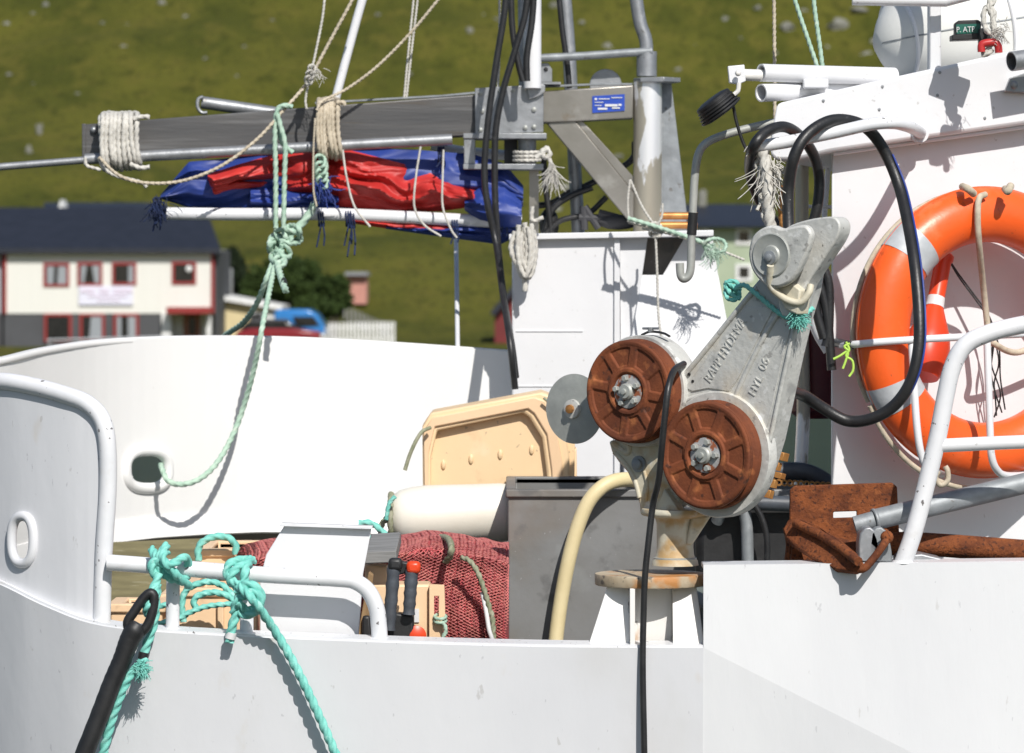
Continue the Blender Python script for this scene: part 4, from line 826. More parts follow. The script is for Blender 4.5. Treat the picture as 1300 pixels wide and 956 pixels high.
for q, r_ in (([(126, 200), (132, 214), (150, 224), (180, 232), (186, 238)], .0065), ([(170, 151), (182, 148), (190, 149)], .008), ([(165, 208), (178, 213), (190, 212)], .008), ([(108, 200), (110, 210), (122, 214), (128, 216)], .006)):
    m = MB(); m.rope(PP(q, 12.05), r_, n=9); m.build('tail', M['ropewhite'], cw, ang=80)
cc_ = coil('rope_coil', 404, 428, 133, 195, 7, .0075, 'ropecream', 'cream rope coil wrapped round the boom below the slanted pole', seed=5)
m = MB(); m.rope(PP([(400, 150), (398, 190), (398, 240), (402, 262)], 12.03), .0035, n=8); m.build('tail', M['ropecream'], cc_, ang=80); m = MB(); m.rope(PP([(428, 130), (436, 130), (438, 134)], 12.06), .007, n=9); m.build('tail', M['ropecream'], cc_, ang=80)
# thin lines
rope('slack_line', [(126, 200, 12.04), (150, 222, 12.0), (182, 232, 12.0), (230, 230, 12.0), (280, 211, 12.0), (325, 178, 12.02), (360, 140, 12.05), (388, 108, 12.1), (397, 93, 12.1), (420, 50, 12.1), (447, 0, 12.1), (470, -50, 12.1)], 0, 2.3, 'ropecream', 'thin slack line sagging from the white coil and rising out of the picture', 'line', n=8)
rope('upright_line', [(414, -60), (411, 10), (400, 70), (393, 100), (388, 125), (389, 138)], 12.09, 1.7, 'ropewhite', 'thin upright line tied into the slack line by a small knot', 'line', n=8)
t = thing('line_knot', 'small white frayed knot where the slack line and upright line meet', 'knot', P(396, 94, 12.06))
m = MB()
for k in range(3):
    c0 = P(396 - 2 * k, 88 + 7 * k, 12.07); q = [c0 + Vector((math.cos(a) * .012, math.sin(a * 2) * .01, math.sin(a) * .014)) for a in [2 * PI * j / 8 for j in range(8)]]; m.rope(q + [q[0]], .004, n=8)
m.build('turns', M['ropewhite'], t, ang=80)
tuft('frayed_end', P(400, 92, 12.06), 16, .03, .0016, 'ropewhite', t, Vector((1, 0, -.6)), .5, 5)
rope('halyard', [(402, 140, 12.04), (410, 128, 12.05), (440, 113, 12.1), (478, 85, 12.1), (520, 43, 12.1), (556, 0, 12.1), (600, -55, 12.1)], 0, 2.0, 'ropecream', 'thin line rising to the right from the cream coil', 'line', n=8)
t = thing('double_stay', 'pair of thin parallel pale lines standing on the boom', 'line', P(515, 124, 12.22))
for dx in (0, 5):
    m = MB(); m.rope(PP([(513 + dx * .6, 125), (519 + dx * .8, 60), (525 + dx, 0), (530 + dx, -60)], 12.22), S(1.7, 12.2), n=7); m.build('strand', M['ropewhite'], t, ang=80)
rope('grey_stay', [(634, -60), (634, 60), (632, 115)], 12.18, 1.6, 'ropewhite', 'thin grey line running down behind the black hoses', 'line', n=7)
SHIFT[0] = 0
rope('roof_line', [(982, -60), (983, 40), (984, 190)], 10.9, 2.4, 'ropecream', 'single cream line rising straight past the rod holders', 'line', n=8)
for k, pts in enumerate([[(992, -60), (1009, 0), (1036, 80), (1040, 92)], [(1030, -60), (1033, 0), (1041, 60), (1045, 92)]]):
    rope('twisted_stay', pts, 10.75, 3, 'ropegreen', ['left strand of the pale green twisted stays above the rod holders', 'right strand of the pale green twisted stays above the rod holders'][k], 'rope', 'green stays above the rod holders', n=9)
SHIFT[0] = .8
# ------------------------------------------------------------ pale green mooring rope from the boom to the far fairlead
t = thing('green_rope', 'pale green rope knotted below the boom and led to the far fairlead', 'rope', P(350, 325, 12.2))
def gr(pts, r=3.4, Y=12.05, nm='strand'):
    q = PP(pts, Y); m = MB(); m.rope(q, S(r, q[0].y), sm=7, n=10, lay=5.5); return m.build(nm, M['ropegreen'], t, ang=80)
gr([(350, 290), (350, 220), (349, 180), (350, 150), (354, 137), (362, 134), (372, 136)], Y=12.04)
gr([(360, 290), (361, 230), (362, 185), (356, 160), (352, 145)], Y=12.03)
gr([(354, 150), (356, 175), (362, 186), (372, 194)], Y=12.06)
gr([(409, 198), (412, 215), (408, 238), (400, 258), (388, 278), (374, 292), (362, 298)], 5.2, 12.08)
m = MB(); random.seed(4)
for cx, cy, rx, ry, tl in [(366, 300, 17, 8, .3), (356, 306, 15, 7, -.3), (350, 316, 9, 8, .5), (353, 326, 9, 7, -.2), (360, 318, 11, 6, .9), (350, 310, 8, 12, 0), (371, 296, 10, 10, .5), (355, 332, 7, 6, .1)]:
    q = []
    for j in range(10):
        a = 2 * PI * j / 10; x = math.cos(a) * rx; y = math.sin(a) * ry
        q.append(P(cx + x * math.cos(tl) - y * math.sin(tl), cy + x * math.sin(tl) + y * math.cos(tl), 12.08 + .028 * math.sin(2 * a + cx)))
    m.rope(q + [q[0]], .0085, n=10, sm=5)
m.build('knot', M['ropegreen'], t, ang=80)
gr([(349, 335, 12.1), (346, 350, 12.12), (340, 380, 12.2), (332, 420, 12.35), (322, 470, 12.46), (308, 520, 12.5), (292, 560, 12.48), (272, 592, 12.43), (250, 610, 12.38), (228, 615, 12.36), (213, 610, 12.36), (206, 596, 12.40), (204, 590, 12.5)], 3.6)
gr([(346, 335, 12.1), (338, 355, 12.2), (326, 385, 12.5), (310, 408, 12.8), (294, 420, 13.0), (285, 426, 13.15)], 3.8)
gr([(352, 335), (356, 350), (360, 362), (363, 369)], 4.4, 12.07)
m = MB(); m.tube(PP([(359, 356), (361, 362)], 12.07), S(4.8, 12), 10, 2); m.build('tape', M['black'], t)
t2 = thing('blue_frayed_cord', 'bright blue cord end tangled with the green rope beside the white pole', 'cord', P(410, 250, 12.05))
tuft('strands', P(408, 232, 12.05), 40, .07, .0022, 'blue', t2, Vector((.3, 0, -1)), .45, 9)
m = MB()
for k in range(4):
    c0 = P(406 + k, 205 + 9 * k, 12.05); q = [c0 + Vector((math.cos(a) * .018, math.sin(a * 2) * .01, math.sin(a) * .02)) for a in [2 * PI * j / 8 for j in range(8)]]; m.rope(q + [q[0]], .006, n=8)
m.build('knot', M['ropegreen'], t2, ang=80)
# ------------------------------------------------------------ black hydraulic hoses
hs = [([(640, -60), (642, 0), (630, 80), (620, 150), (615, 215), (619, 260), (630, 310), (638, 370), (647, 430), (654, 494)], 11.80, 4.2, 'left long black hose running from the top down past the bracket'),
      ([(672, -60), (668, 10), (655, 60), (640, 110), (630, 160), (628, 210), (629, 260), (633, 320), (640, 380), (650, 440), (655, 480)], 11.86, 4.2, 'right long black hose running from the top down past the bracket'),
      ([(648, -60), (650, 30), (658, 80), (664, 103)], 12.05, 4.0, 'short black hose ending at the bracket top'),
      ([(680, -60), (676, 20), (669, 70), (669, 103)], 12.05, 4.2, 'black hose running down in front of the white mast'),
      ([(705, -60), (713, 30), (720, 80), (723, 112)], 12.25, 3.6, 'thin black hose beside the rear mast'),
      ([(672, 262), (700, 258), (725, 243), (748, 234), (800, 205), (806, 180)], 12.4, 4.0, 'upper black hose arching behind the diagonal brace'),
      ([(690, 300), (700, 268), (722, 250), (752, 238)], 12.36, 4.0, 'middle black hose arching behind the diagonal brace'),
      ([(688, 300), (712, 280), (745, 272), (765, 255), (770, 250)], 12.35, 3.6, 'lower black hose arching behind the diagonal brace'),
      ([(690, 200), (693, 240), (697, 270), (700, 300)], 12.35, 3.8, 'short vertical black hose right of the bracket hanger')]
for i_, (pts, Y, r, lb_) in enumerate(hs):
    SHIFT[0] = .42 if i_ < 2 else .8; Y += .56 if i_ < 2 else 0
    rope('hydraulic_hose', pts, Y, r, 'black', lb_, 'hose', 'black hydraulic hoses around the bracket', rope_=False, n=12)
m = MB(); m.ball(P(697, 285, 12.4), .055, 14, (.6, .5, 1)); tag(m.build('hose_manifold', M['blackplastic']), 'black lump of hose couplings behind the bracket hanger', 'coupling')
# white rope hanks
SHIFT[0] = 0
t = thing('rope_hank', 'white rope hank hanging against the top left of the white casing', 'rope', P(668, 350, 12.5)); m = MB(); rr = random.Random(11)
for k in range(7):
    x = 668 + rr.uniform(-8, 8); q = PP([(x - 6, 290 + rr.uniform(-6, 12)), (x - 9 + rr.uniform(-3, 3), 315), (x - 4, 340 + rr.uniform(-8, 10)), (x + 4, 344 + rr.uniform(-6, 8)), (x + 9, 318), (x + 6, 288 + rr.uniform(-6, 10))], 12.54 - .02 * rr.random()); m.rope(q, .0085, n=9, sm=5)
m.rope(PP([(668, 335), (666, 352), (667, 370)], 12.54), .009, n=9); m.rope(PP([(676, 262), (676, 280), (690, 276)], 12.54), .007, n=9); m.build('loops', M['ropewhite'], t, ang=80)
SHIFT[0] = .8
t = thing('pin_lashing', 'white rope tied round the clamp pin with frayed hanging tail', 'rope', P(690, 200, 12.1)); m = MB()
for k in range(3):
    q = [P(669, 193 + 5 * k, 12.21) + Vector((math.cos(a) * .042, math.sin(a) * .05, .003 * math.sin(a))) for a in [2 * PI * j / 8 for j in range(9)]]; m.rope(q, .006, n=8, sm=4)
m.rope(PP([(680, 200), (690, 193), (694, 188), (698, 196), (692, 200), (688, 192), (697, 190)], 12.1), .0085, n=9); m.rope(PP([(694, 196), (700, 208), (705, 225), (707, 240)], 12.1), .007, n=9); m.build('turns', M['ropewhite'], t, ang=80)
tuft('frayed_tail', P(700, 210, 12.08), 36, .09, .0016, 'ropewhite', t, Vector((.2, 0, -1)), .16, 12, .006)
# lines at the foot of the post
SHIFT[0] = 0
t = thing('post_foot_lines', 'light lines knotted at the foot of the flaking white post', 'rope', P(832, 300, 12.0)); m = MB()
for pts in [[(800, 228), (815, 262), (830, 285), (834, 292)], [(797, 282), (840, 292), (880, 304), (915, 318), (945, 330)], [(800, 228), (797, 255), (798, 282)], [(832, 290), (840, 275), (841, 258)], [(832, 295), (834, 340), (836, 400), (840, 430)], [(815, 290), (850, 297), (900, 312)]]:
    m.rope(PP(pts, 12.42), .0042, n=8)
for k in range(3):
    q = [P(832, 288 + k * 4, 12.42) + Vector((math.cos(a) * .018, math.sin(2 * a) * .01, math.sin(a) * .012)) for a in [2 * PI * j / 8 for j in range(9)]]; m.rope(q, .005, n=8, sm=4)
m.build('lines', M['ropewhite'], t, ang=80)
m = MB(); m.rope(PP([(797, 277), (840, 290), (885, 305), (905, 314)], 12.40), .0075, n=9)
q = [P(908, 312, 12.40) + Vector((math.cos(a) * .035, math.sin(2 * a) * .01, math.sin(a) * .022)) for a in [2 * PI * j / 8 for j in range(9)]]; m.rope(q, .006, n=9); m.build('green_line', M['ropegreen'], t, ang=80)
tuft('frayed_end', P(905, 318, 12.39), 40, .05, .0016, 'ropegreen', t, Vector((.2, 0, -1)), .7, 13)
SHIFT[0] = .8
m = MB()
for k in range(2): m.sweep(PP([(838, 274 + 12 * k), (885, 274 + 12 * k)], 11.98), .012, 10)
tag(m.build('copper_pipes', M['brass']), 'pair of copper coloured pipes beside the foot of the post', 'pipe')
m = MB()
for a, b_ in (((741, 262), (742, 292)), ((735, 276), (800, 278)), ((760, 270), (812, 284)), ((742, 262), (760, 290))): m.sweep(PP([a, b_], 12.3), .012, 8)
m.ball(P(785, 282, 12.3), .05, 12, (1.4, .6, .5)); tag(m.build('deck_fitting', M['darkin']), 'dark clutter of small fittings on top of the casing', 'fitting')
SHIFT[0] = 0
# ============================================================ WHEELHOUSE GEAR
t = thing('liferaft_canister', 'off white liferaft canister with strap lying on the wheelhouse roof', 'liferaft', P(1240, 90, 10.85))
a0, a1 = P(1114, 56, 10.8), P(1620, -26, 11.2); ax = (a1 - a0).normalized(); px_ = S(1, 10.8)
prof = [(0, 0), (14, 0), (34, 12), (54, 28), (72, 56), (84, 95), (88, 140), (88, 400), (70, 440), (0, 442)]
m = MB(); m.lathe(a0, ax, [(r * px_, h_ * px_) for r, h_ in prof], 64); cn = m.build('shell', M['raft'], t, ang=50)
m = MB(); m.lathe(a0, ax, [(86 * px_, 96 * px_), (88.5 * px_, 96 * px_), (91 * px_, 140 * px_), (91 * px_, 141 * px_)], 64)
m = MB()
for hx, rr_ in ((30, 55), (150, 89)):
    q = []
    for k in range(40):
        a = 2 * PI * k / 40; u_ = ax.orthogonal().normalized(); v_ = ax.cross(u_); q.append(a0 + ax * (hx * px_) + (u_ * math.cos(a) + v_ * math.sin(a)) * rr_ * px_ * 1.005)
    m.sweep(q, .006, 8, closed=True)
m.build('strap', M['white'], cn)
nf = Vector((0, -1, 0)); m = MB(); q = []
for hx, rr_ in [(0, 14), (12, 34), (28, 54), (56, 72), (95, 84), (140, 88), (260, 88), (400, 88)]: q.append(a0 + ax * (hx * px_) + (nf - ax * nf.dot(ax)).normalized() * (rr_ * px_ + .0005))
m.sweep(q, .0022, 6); m.build('seam', M['pipe'], cn)
t = thing('hydrostatic_release', 'small black box with green label fixed to the liferaft canister', 'box', P(1230, 52, 10.33))
m = MB(); m.prism(PP([(1213, 29), (1217, 26), (1242, 25), (1246, 28), (1245, 45), (1213, 46)], 10.40), (0, .05, 0)); m.build('case', M['blackplastic'], t, bevel=.003)
m = MB(); m.prism(PP([(1214, 31), (1244, 30), (1244, 42), (1214, 43)], 10.395), (0, .003, 0)); dl = m.build('green_label', M['display'], t)
text_mesh('label_lettering', 'P. ATP', S(10, 10.4), .0008, M['print'], t, P(1214, 41, 10.392), (1, 0, .03), (0, 0, 1), sx=.85)
m = MB(); m.prism(PP([(1209, 44), (1262, 41), (1262, 49), (1209, 51)], 10.39), (0, .07, 0)); m.prism(PP([(1243, 36), (1253, 35), (1253, 54), (1243, 55)], 10.375), (0, .03, 0)); m.build('base_bar', M['blackplastic'], t, bevel=.002)
t = thing('raft_lanyard', 'white rope with red shackle hanging beside the green labelled box', 'rope', P(1258, 66, 10.33)); m = MB()
for q in [[(1262, -50), (1262, 0), (1250, 12), (1249, 30), (1256, 42), (1262, 34), (1258, 16), (1252, 6)], [(1256, -50), (1256, 2), (1262, 16), (1260, 32), (1266, 44), (1268, 36)], [(1250, 66), (1256, 60), (1262, 50), (1266, 42)], [(1246, 70), (1254, 68), (1260, 62)]]: m.rope(PP(q, 10.34), .0075, n=9, sm=6)
m.build('strands', M['ropewhite'], t, ang=80)
m = MB(); m.tube(PP([(1246, 66), (1246, 58), (1250, 55), (1262, 54), (1267, 58), (1268, 67)], 10.33), .010, 12, 5); m.build('shackle', M['redshackle'], t)
tuft('frayed_end', P(1266, 40, 10.32), 24, .03, .0014, 'ropewhite', t, Vector((1, 0, .1)), .5, 15)
# lamp
t = thing('work_lamp', 'round black finned work lamp hanging from a white bracket', 'lamp', P(912, 137, 10.4)); cl = P(911, 136, 10.4)
axl = Vector((-.60, -.07, .80)).normalized(); m = MB(); R_ = S(30, 10.4)
pr = [(0, -.022), (R_ * .7, -.022), (R_ * .95, -.018)]
for k in range(5): pr += [(R_ * (1 - .04 * k), -.016 + k * .008), (R_ * (1 - .04 * k), -.012 + k * .008), (R_ * .82, -.011 + k * .008), (R_ * .82, -.009 + k * .008)]
pr += [(R_ * .80, .024), (R_ * .55, .028), (0, .028)]
m.lathe(cl, axl, pr, 40); m.build('housing', M['blackplastic'], t)
m = MB(); m.prism(PP([(924, 84), (945, 82), (947, 103), (938, 107), (926, 105)], 10.38), (0, .03, 0)); m.build('bracket', M['white'], t, bevel=.002)
m = MB(); m.tube(PP([(940, 95), (972, 96)], 10.43), S(7.5, 10.4), 14, 2); m.build('mounting_rod', M['rustywhite'], t)
m = MB(); m.ball(P(937, 93, 10.36), .008, 10); m.tube(PP([(938, 105), (937, 115), (932, 120)], 10.37), .006, 8, 3); m.build('bolt', M['rustywhite'], t)
m = MB(); m.tube(PP([(931, 135), (935, 155), (943, 180), (952, 198), (962, 215), (965, 260)], 10.42), S(2.2, 10.4), 10, 6); m.build('cable', M['black'], t)
t = thing('hooked_rail', 'galvanised pipe bent down into a hook left of the visor', 'rail', P(868, 350, 10.5)); m = MB(); m.tube(PP([(990, 154), (950, 163), (915, 173), (895, 183), (886, 198), (882, 225), (880, 260), (878, 300), (877, 338), (874, 350), (868, 354), (864, 349), (863, 334)], 10.5), S(5.2, 10.5), 14, 6); m.build('bent_pipe', M['zinc'], t)
m = MB(); m.tube(PP([(880, 270), (878, 298)], 10.5), S(6.2, 10.5), 12, 2); m.build('tape', M['black'], t)
# hoses at the wheelhouse
t = thing('looped_hose', 'thick black hose looping over the white rod and round the lifebuoy', 'hose', P(1085, 535, 10.0))
hp = PP([(1004, 330, 10.02), (1001, 285, 10.05), (1001, 240, 10.06), (1008, 200, 10.04), (1024, 172, 10.05), (1052, 154, 10.09), (1082, 154, 10.13), (1106, 168, 10.16), (1126, 198, 10.18), (1142, 238, 10.16), (1153, 285, 10.08), (1162, 340, 9.99), (1167, 400, 9.94), (1166, 445, 9.92), (1156, 485, 9.92), (1135, 515, 9.94), (1105, 532, 9.96), (1075, 534, 9.98), (1045, 518, 9.98), (1020, 502, 9.95), (1000, 497, 9.88), (975, 500, 9.82)])
m = MB(); m.sweep(spl(hp, 8), S(7.6, 10), 16); m.build('hose', M['black'], t)
m = MB(); q = [p + Vector((.0135, -.0105, .004)) for p in hp[8:17]]; m.sweep(spl(q, 8), .0028, 8); m.build('blue_stripe', M['blue'], t)
t = thing('short_hose', 'second black hose looped over the white rod behind the frayed rope', 'hose', P(975, 300, 10.2))
m = MB(); m.sweep(spl(PP([(1000, 300, 10.3), (978, 276, 10.3), (960, 245, 10.27), (952, 215, 10.22), (956, 188, 10.05), (972, 168, 10.06), (995, 161, 10.11), (1015, 172, 10.18), (1032, 195, 10.25), (1040, 225, 10.28), (1038, 260, 10.28), (1030, 290, 10.28), (1020, 320, 10.25)]), 8), S(7.0, 10.2), 16); m.build('hose', M['black'], t)
t = thing('hanging_hoses', 'black hoses bunched behind the neck of the line hauler', 'hose', P(1040, 420, 10.3))
for q in ([(1028, 330), (1040, 360), (1050, 400), (1056, 470)], [(1040, 330), (1052, 360), (1052, 420), (1048, 440)], [(1022, 300), (1034, 350), (1036, 392), (1046, 430)]):
    m = MB(); m.sweep(spl(PP(q, 10.35), 6), S(6, 10.3), 12); m.build('hose', M['black'], t)
t = thing('frayed_rope', 'thick white rope with frayed strands hanging from the white rod to the hauler', 'rope', P(975, 290, 10.1))
m = MB(); m.rope(PP([(968, 192), (972, 215), (974, 240), (976, 265), (979, 292), (984, 315)], 10.07), S(7.5, 10.1), lay=4); m.build('main_strand', M['ropewhite'], t, ang=80)
rr = random.Random(77)
for k in range(9):
    x = 966 + rr.uniform(0, 16); q = [(x + rr.uniform(-5, 5) + (3 * math.sin(j * 1.3 + k)), 200 + j * 14 + rr.uniform(-3, 3), 10.09 - .01 * rr.random()) for j in range(7 - k % 3)]
    m = MB(); m.sweep(spl(PP(q), 6), .0042, 8); m.build('unlaid_strand', M['ropewhite'], t)
m = MB()
for k in range(4):
    q = [P(962 + 3.5 * k, 188, 10.2) + Vector((.004 * math.sin(a), math.cos(a) * .03, math.sin(a) * .03)) for a in [2 * PI * j / 8 for j in range(9)]]; m.rope(q, .009, n=9, sm=5)
m.rope(PP([(975, 196), (966, 200), (960, 206)], 10.12), .010, n=9); m.build('turns', M['ropewhite'], t, ang=80)
for k, (x, y, n_, L_, d_, sp_) in enumerate([(970, 205, 12, .12, Vector((-.02, -.05, -1)), .07), (980, 210, 12, .11, Vector((.08, -.05, -1)), .08), (984, 214, 16, .04, Vector((.8, -.1, .1)), .3), (968, 240, 5, .03, Vector((-1, -.1, -.3)), .3), (978, 235, 14, .07, Vector((.05, -.1, -1)), .2), (960, 186, 14, .03, Vector((-1, 0, 0)), .5)]):
    tuft('frayed_strands', P(x, y, 10.08), n_, L_, .0022, 'ropewhite', t, d_, sp_, 20 + k, .008)
m = MB(); m.rope(PP([(993, 235), (991, 265), (994, 290), (1002, 310)], 10.25), .007, n=9); m.build('orange_strand', M['brass'], t, ang=80)
# ------------------------------------------------------------ lifebuoy
LN = Vector((.40, -.916, 0)).normalized(); LU = Vector((.916, .40, 0)); LC = P(1252, 422, 10.49)
lbu = thing('lifebuoy', 'orange ring lifebuoy with silver bands hanging on the wheelhouse wall', 'lifebuoy', LC)
RM, RT = .306, .0715
def LP(a, rad, w=0): return LC + (LU * math.cos(a) + WV * math.sin(a)) * rad + LN * w
def ringseg(a0_, a1_, rs, n=24, closed=False, nb=28):
    q = []; m = MB(); vs = []; fs = []
    for i in range(n + (0 if closed else 1)):
        a = a0_ + (a1_ - a0_) * i / n
        for k in range(nb):
            b_ = 2 * PI * k / nb; ex_ = 1.0; vs.append(LP(a, RM + RT * rs * math.cos(b_), RT * rs * .86 * math.sin(b_)))
    L_ = n if closed else n + 1
    for i in range(n):
        j = (i + 1) % L_
        for k in range(nb): fs.append((i * nb + k, i * nb + (k + 1) % nb, j * nb + (k + 1) % nb, j * nb + k))
    return m.add(vs, fs)
ringseg(0, 2 * PI, 1, 96, True).build('ring', M['orange'], lbu, ang=80)
m = MB(); q = [LP(2 * PI * k / 96, RM + RT * 1.0, 0) for k in range(96)]; m.sweep(q, .0022, 6, closed=True); m.build('mould_seam', M['orange'], lbu, ang=80)
bands = [math.radians(x) for x in (42, 137, 209, 318)]
for a in bands: ringseg(a - .105, a + .105, 1.02, 10).build('reflective_band', M['reflect'], lbu, ang=80)
for i, a in enumerate(bands):
    b_ = bands[(i + 1) % 4] + (2 * PI if i == 3 else 0); m = MB(); q = []
    for k in range(17):
        t_ = k / 16; q.append(LP(a + (b_ - a) * t_, RM + RT + (.006 + .024 * math.sin(PI * t_) if i in (2, 3) else -.012), -.012 if i in (2, 3) else -.05))
    m.sweep(spl(q, 3), .0072, 12); m.build('grab_line', M['ropecream'], lbu, ang=80)
for px, py, qx, qy in ((1222, 237, 1236, 246), (1276, 240, 1283, 236)):
    m = MB(); m.sweep(spl(PP([(px, py, 10.42), ((px + qx) / 2, py + 3, 10.37), (qx, qy, 10.40)]), 5), .010, 10); m.build('rope_eye', M['ropecream'], lbu, ang=80)
m = MB(); m.sweep(spl(PP([(1251, 247, 10.42), (1243, 252, 10.40), (1241, 275, 10.39), (1243, 310, 10.41), (1249, 370, 10.52), (1256, 430, 10.54), (1262, 436, 10.5), (1280, 446, 10.55), (1298, 446, 10.58), (1330, 430, 10.6)]), 6), S(4.2, 10.2), 12); m.build('hanging_line', M['ropecream'], lbu, ang=80)
m = MB(); m.tube(PP([(1192, 598), (1188, 606), (1194, 616), (1203, 610), (1203, 598), (1200, 592)], 10.36), S(3.6, 10), 12, 6); m.build('snap_hook', M['ropecream'], lbu)
# marker light inside the ring
mk = thing('marker_light', 'red orange bottle shaped marker light hanging inside the lifebuoy', 'marker light', P(1200, 325, 10.3))
A, B = P(1199, 322, 10.56), P(1170, 478, 10.44); axm = (B - A).normalized(); L_ = (B - A).length
m = MB(); m.lathe(A, axm, [(0, 0), (S(10, 10.3), 0), (S(13, 10.5), L_ * .02), (S(13, 10.5), L_ * .05), (S(11, 10.3), L_ * .07), (S(11, 10.3), L_ * .42), (S(13, 10.5), L_ * .46), (S(27, 10.3), L_ * .66), (S(30, 10.3), L_ * .76), (S(29, 10.3), L_ * .92), (S(22, 10.3), L_), (0, L_)], 40); m.build('body', M['orangered'], mk)
m = MB(); m.lathe(A, axm, [(S(11.6, 10.3), L_ * .36), (S(11.8, 10.3), L_ * .40), (S(12.6, 10.3), L_ * .44)], 40); m.build('torn_label', M['print'], mk)
m = MB()
for q in ([(1200, 321), (1215, 345), (1235, 372), (1256, 402), (1262, 430), (1258, 470), (1263, 500), (1265, 528)], [(1200, 321), (1216, 350), (1238, 380), (1255, 405), (1268, 440), (1270, 480), (1276, 520)], [(1262, 428), (1268, 460), (1262, 490), (1272, 524)], [(1262, 428), (1258, 460), (1270, 500), (1262, 530)]): m.sweep(spl(PP(q, 10.58), 6), .0022, 7)
m.build('cord', M['black'], mk)
# basket of thin white rods in front of the lifebuoy
t = thing('lifebuoy_rack', 'thin white rod rack holding the lifebuoy with a lime cord tie', 'rack', P(1190, 600, 10.0))
m = MB(); m.tube([P(1066, 438, 10.48), P(1078, 438, 10.35), P(1120, 434, 10.30), P(1200, 429, 10.32), P(1340, 422, 10.42)], S(4.8, 10.3), 12, 5); m.build('top_rod', M['white'], t)
for q in ([(1157, 432, 10.31), (1160, 480, 10.29), (1164, 540, 10.27), (1170, 578, 10.27), (1180, 596, 10.30), (1196, 602, 10.55)], [(1253, 428, 10.36), (1255, 490, 10.34), (1257, 550, 10.33), (1259, 580, 10.33), (1266, 597, 10.35), (1280, 604, 10.4), (1320, 602, 10.6)]):
    m = MB(); m.tube(PP(q), S(4.8, 10.3), 12, 6); m.build('upright_rod', M['white'], t)
m = MB(); m.tube([P(1062, 435, 10.50), P(1080, 439, 10.33)], S(6, 10.2), 12, 2); m.build('rod_clip', M['black'], t)
m = MB()
for q in ([(1074, 434), (1078, 444), (1074, 452), (1082, 458), (1083, 470), (1078, 478)], [(1075, 446), (1066, 452), (1058, 456)], [(1077, 448), (1073, 460), (1070, 468)], [(1079, 436), (1072, 440), (1078, 446)]): m.sweep(spl(PP(q, 10.32), 5), .0032, 8)
m.build('lime_tie', M['lime'], t)
# ------------------------------------------------------------ anchor, pole, pulley on the gunwale
an = thing('rusty_anchor', 'rust covered anchor with flat plate and long shank lying on the gunwale', 'anchor', P(1090, 712, 9.72))
o_ = spl(PP([(1006, 617), (1134, 613)], 9.86), 1); 
outer = PP([(1005, 622), (1009, 617), (1133, 613), (1139, 618), (1142, 684), (1006, 700)], 9.86)
m = MB(); sl_ = PP([(1058, 650), (1088, 649), (1088, 657), (1058, 658)], 9.86)
V = PP([(1003, 622), (1009, 617), (1133, 613), (1139, 618), (1142, 684), (1002, 704)], 9.86); V2 = sl_
def platehole(V, Hh, ext):
    m = MB(); n = len(V); vs = V + Hh; vs2 = [v + Vector(ext) for v in vs]; N_ = len(vs)
    f = [(0, 1, 6), (1, 2, 7, 6), (2, 3, 7), (3, 4, 8, 7), (4, 5, 9, 8), (5, 0, 6, 9)]
    m.add(vs + vs2, f + [tuple(i + N_ for i in q)[::-1] for q in f] + [(i, (i + 1) % n, (i + 1) % n + N_, i + N_) for i in range(n)] + [(n + i, n + i + N_, n + (i + 1) % 4 + N_, n + (i + 1) % 4) for i in range(4)]); return m
platehole(V, V2, (0, .022, 0)).build('plate', M['rust'], an, bevel=.003)
m = MB(); fl = PP([(994, 672, 9.84), (1000, 659, 9.82), (1016, 657, 9.79), (1040, 668, 9.73), (1066, 684, 9.63), (1088, 702, 9.56), (1098, 717, 9.53), (1088, 725, 9.53), (1062, 722, 9.57), (1034, 708, 9.64), (1008, 692, 9.74), (998, 684, 9.80)])
m.prism(fl, (.004, .024, -.012)); m.build('fluke', M['rust'], an, bevel=.005)
m = MB(); m.tube([P(1010, 664, 9.775), P(1050, 684, 9.655), P(1090, 713, 9.515)], .011, 10, 4); m.build('fluke_rib', M['rust'], an)
m = MB(); m.tube([P(1006, 668, 9.9), P(1010, 690, 9.9), P(1008, 712, 9.9)], .024, 12, 4); m.build('crown', M['rust'], an)
m = MB(); m.prism(PP([(1006, 690), (1090, 702), (1100, 713), (1004, 712)], 9.84), (0, .05, 0)); m.build('lower_bar', M['rust'], an, bevel=.004)
m = MB(); m.tube([P(1040, 690, 9.84), P(1080, 700, 9.82), P(1142, 690, 9.84), P(1300, 700, 9.84), P(1600, 722, 9.84)], S(15, 9.84), 18, 6); m.build('shank', M['rust'], an)
m = MB(); m.tube([P(1082, 722, 9.55), P(1096, 722, 9.54), P(1108, 710, 9.55), P(1120, 694, 9.56), P(1126, 684, 9.60), P(1124, 676, 9.68)], .0095, 12, 6); m.ball(P(1126, 682, 9.59), .016, 12); m.build('shackle', M['rust'], an)
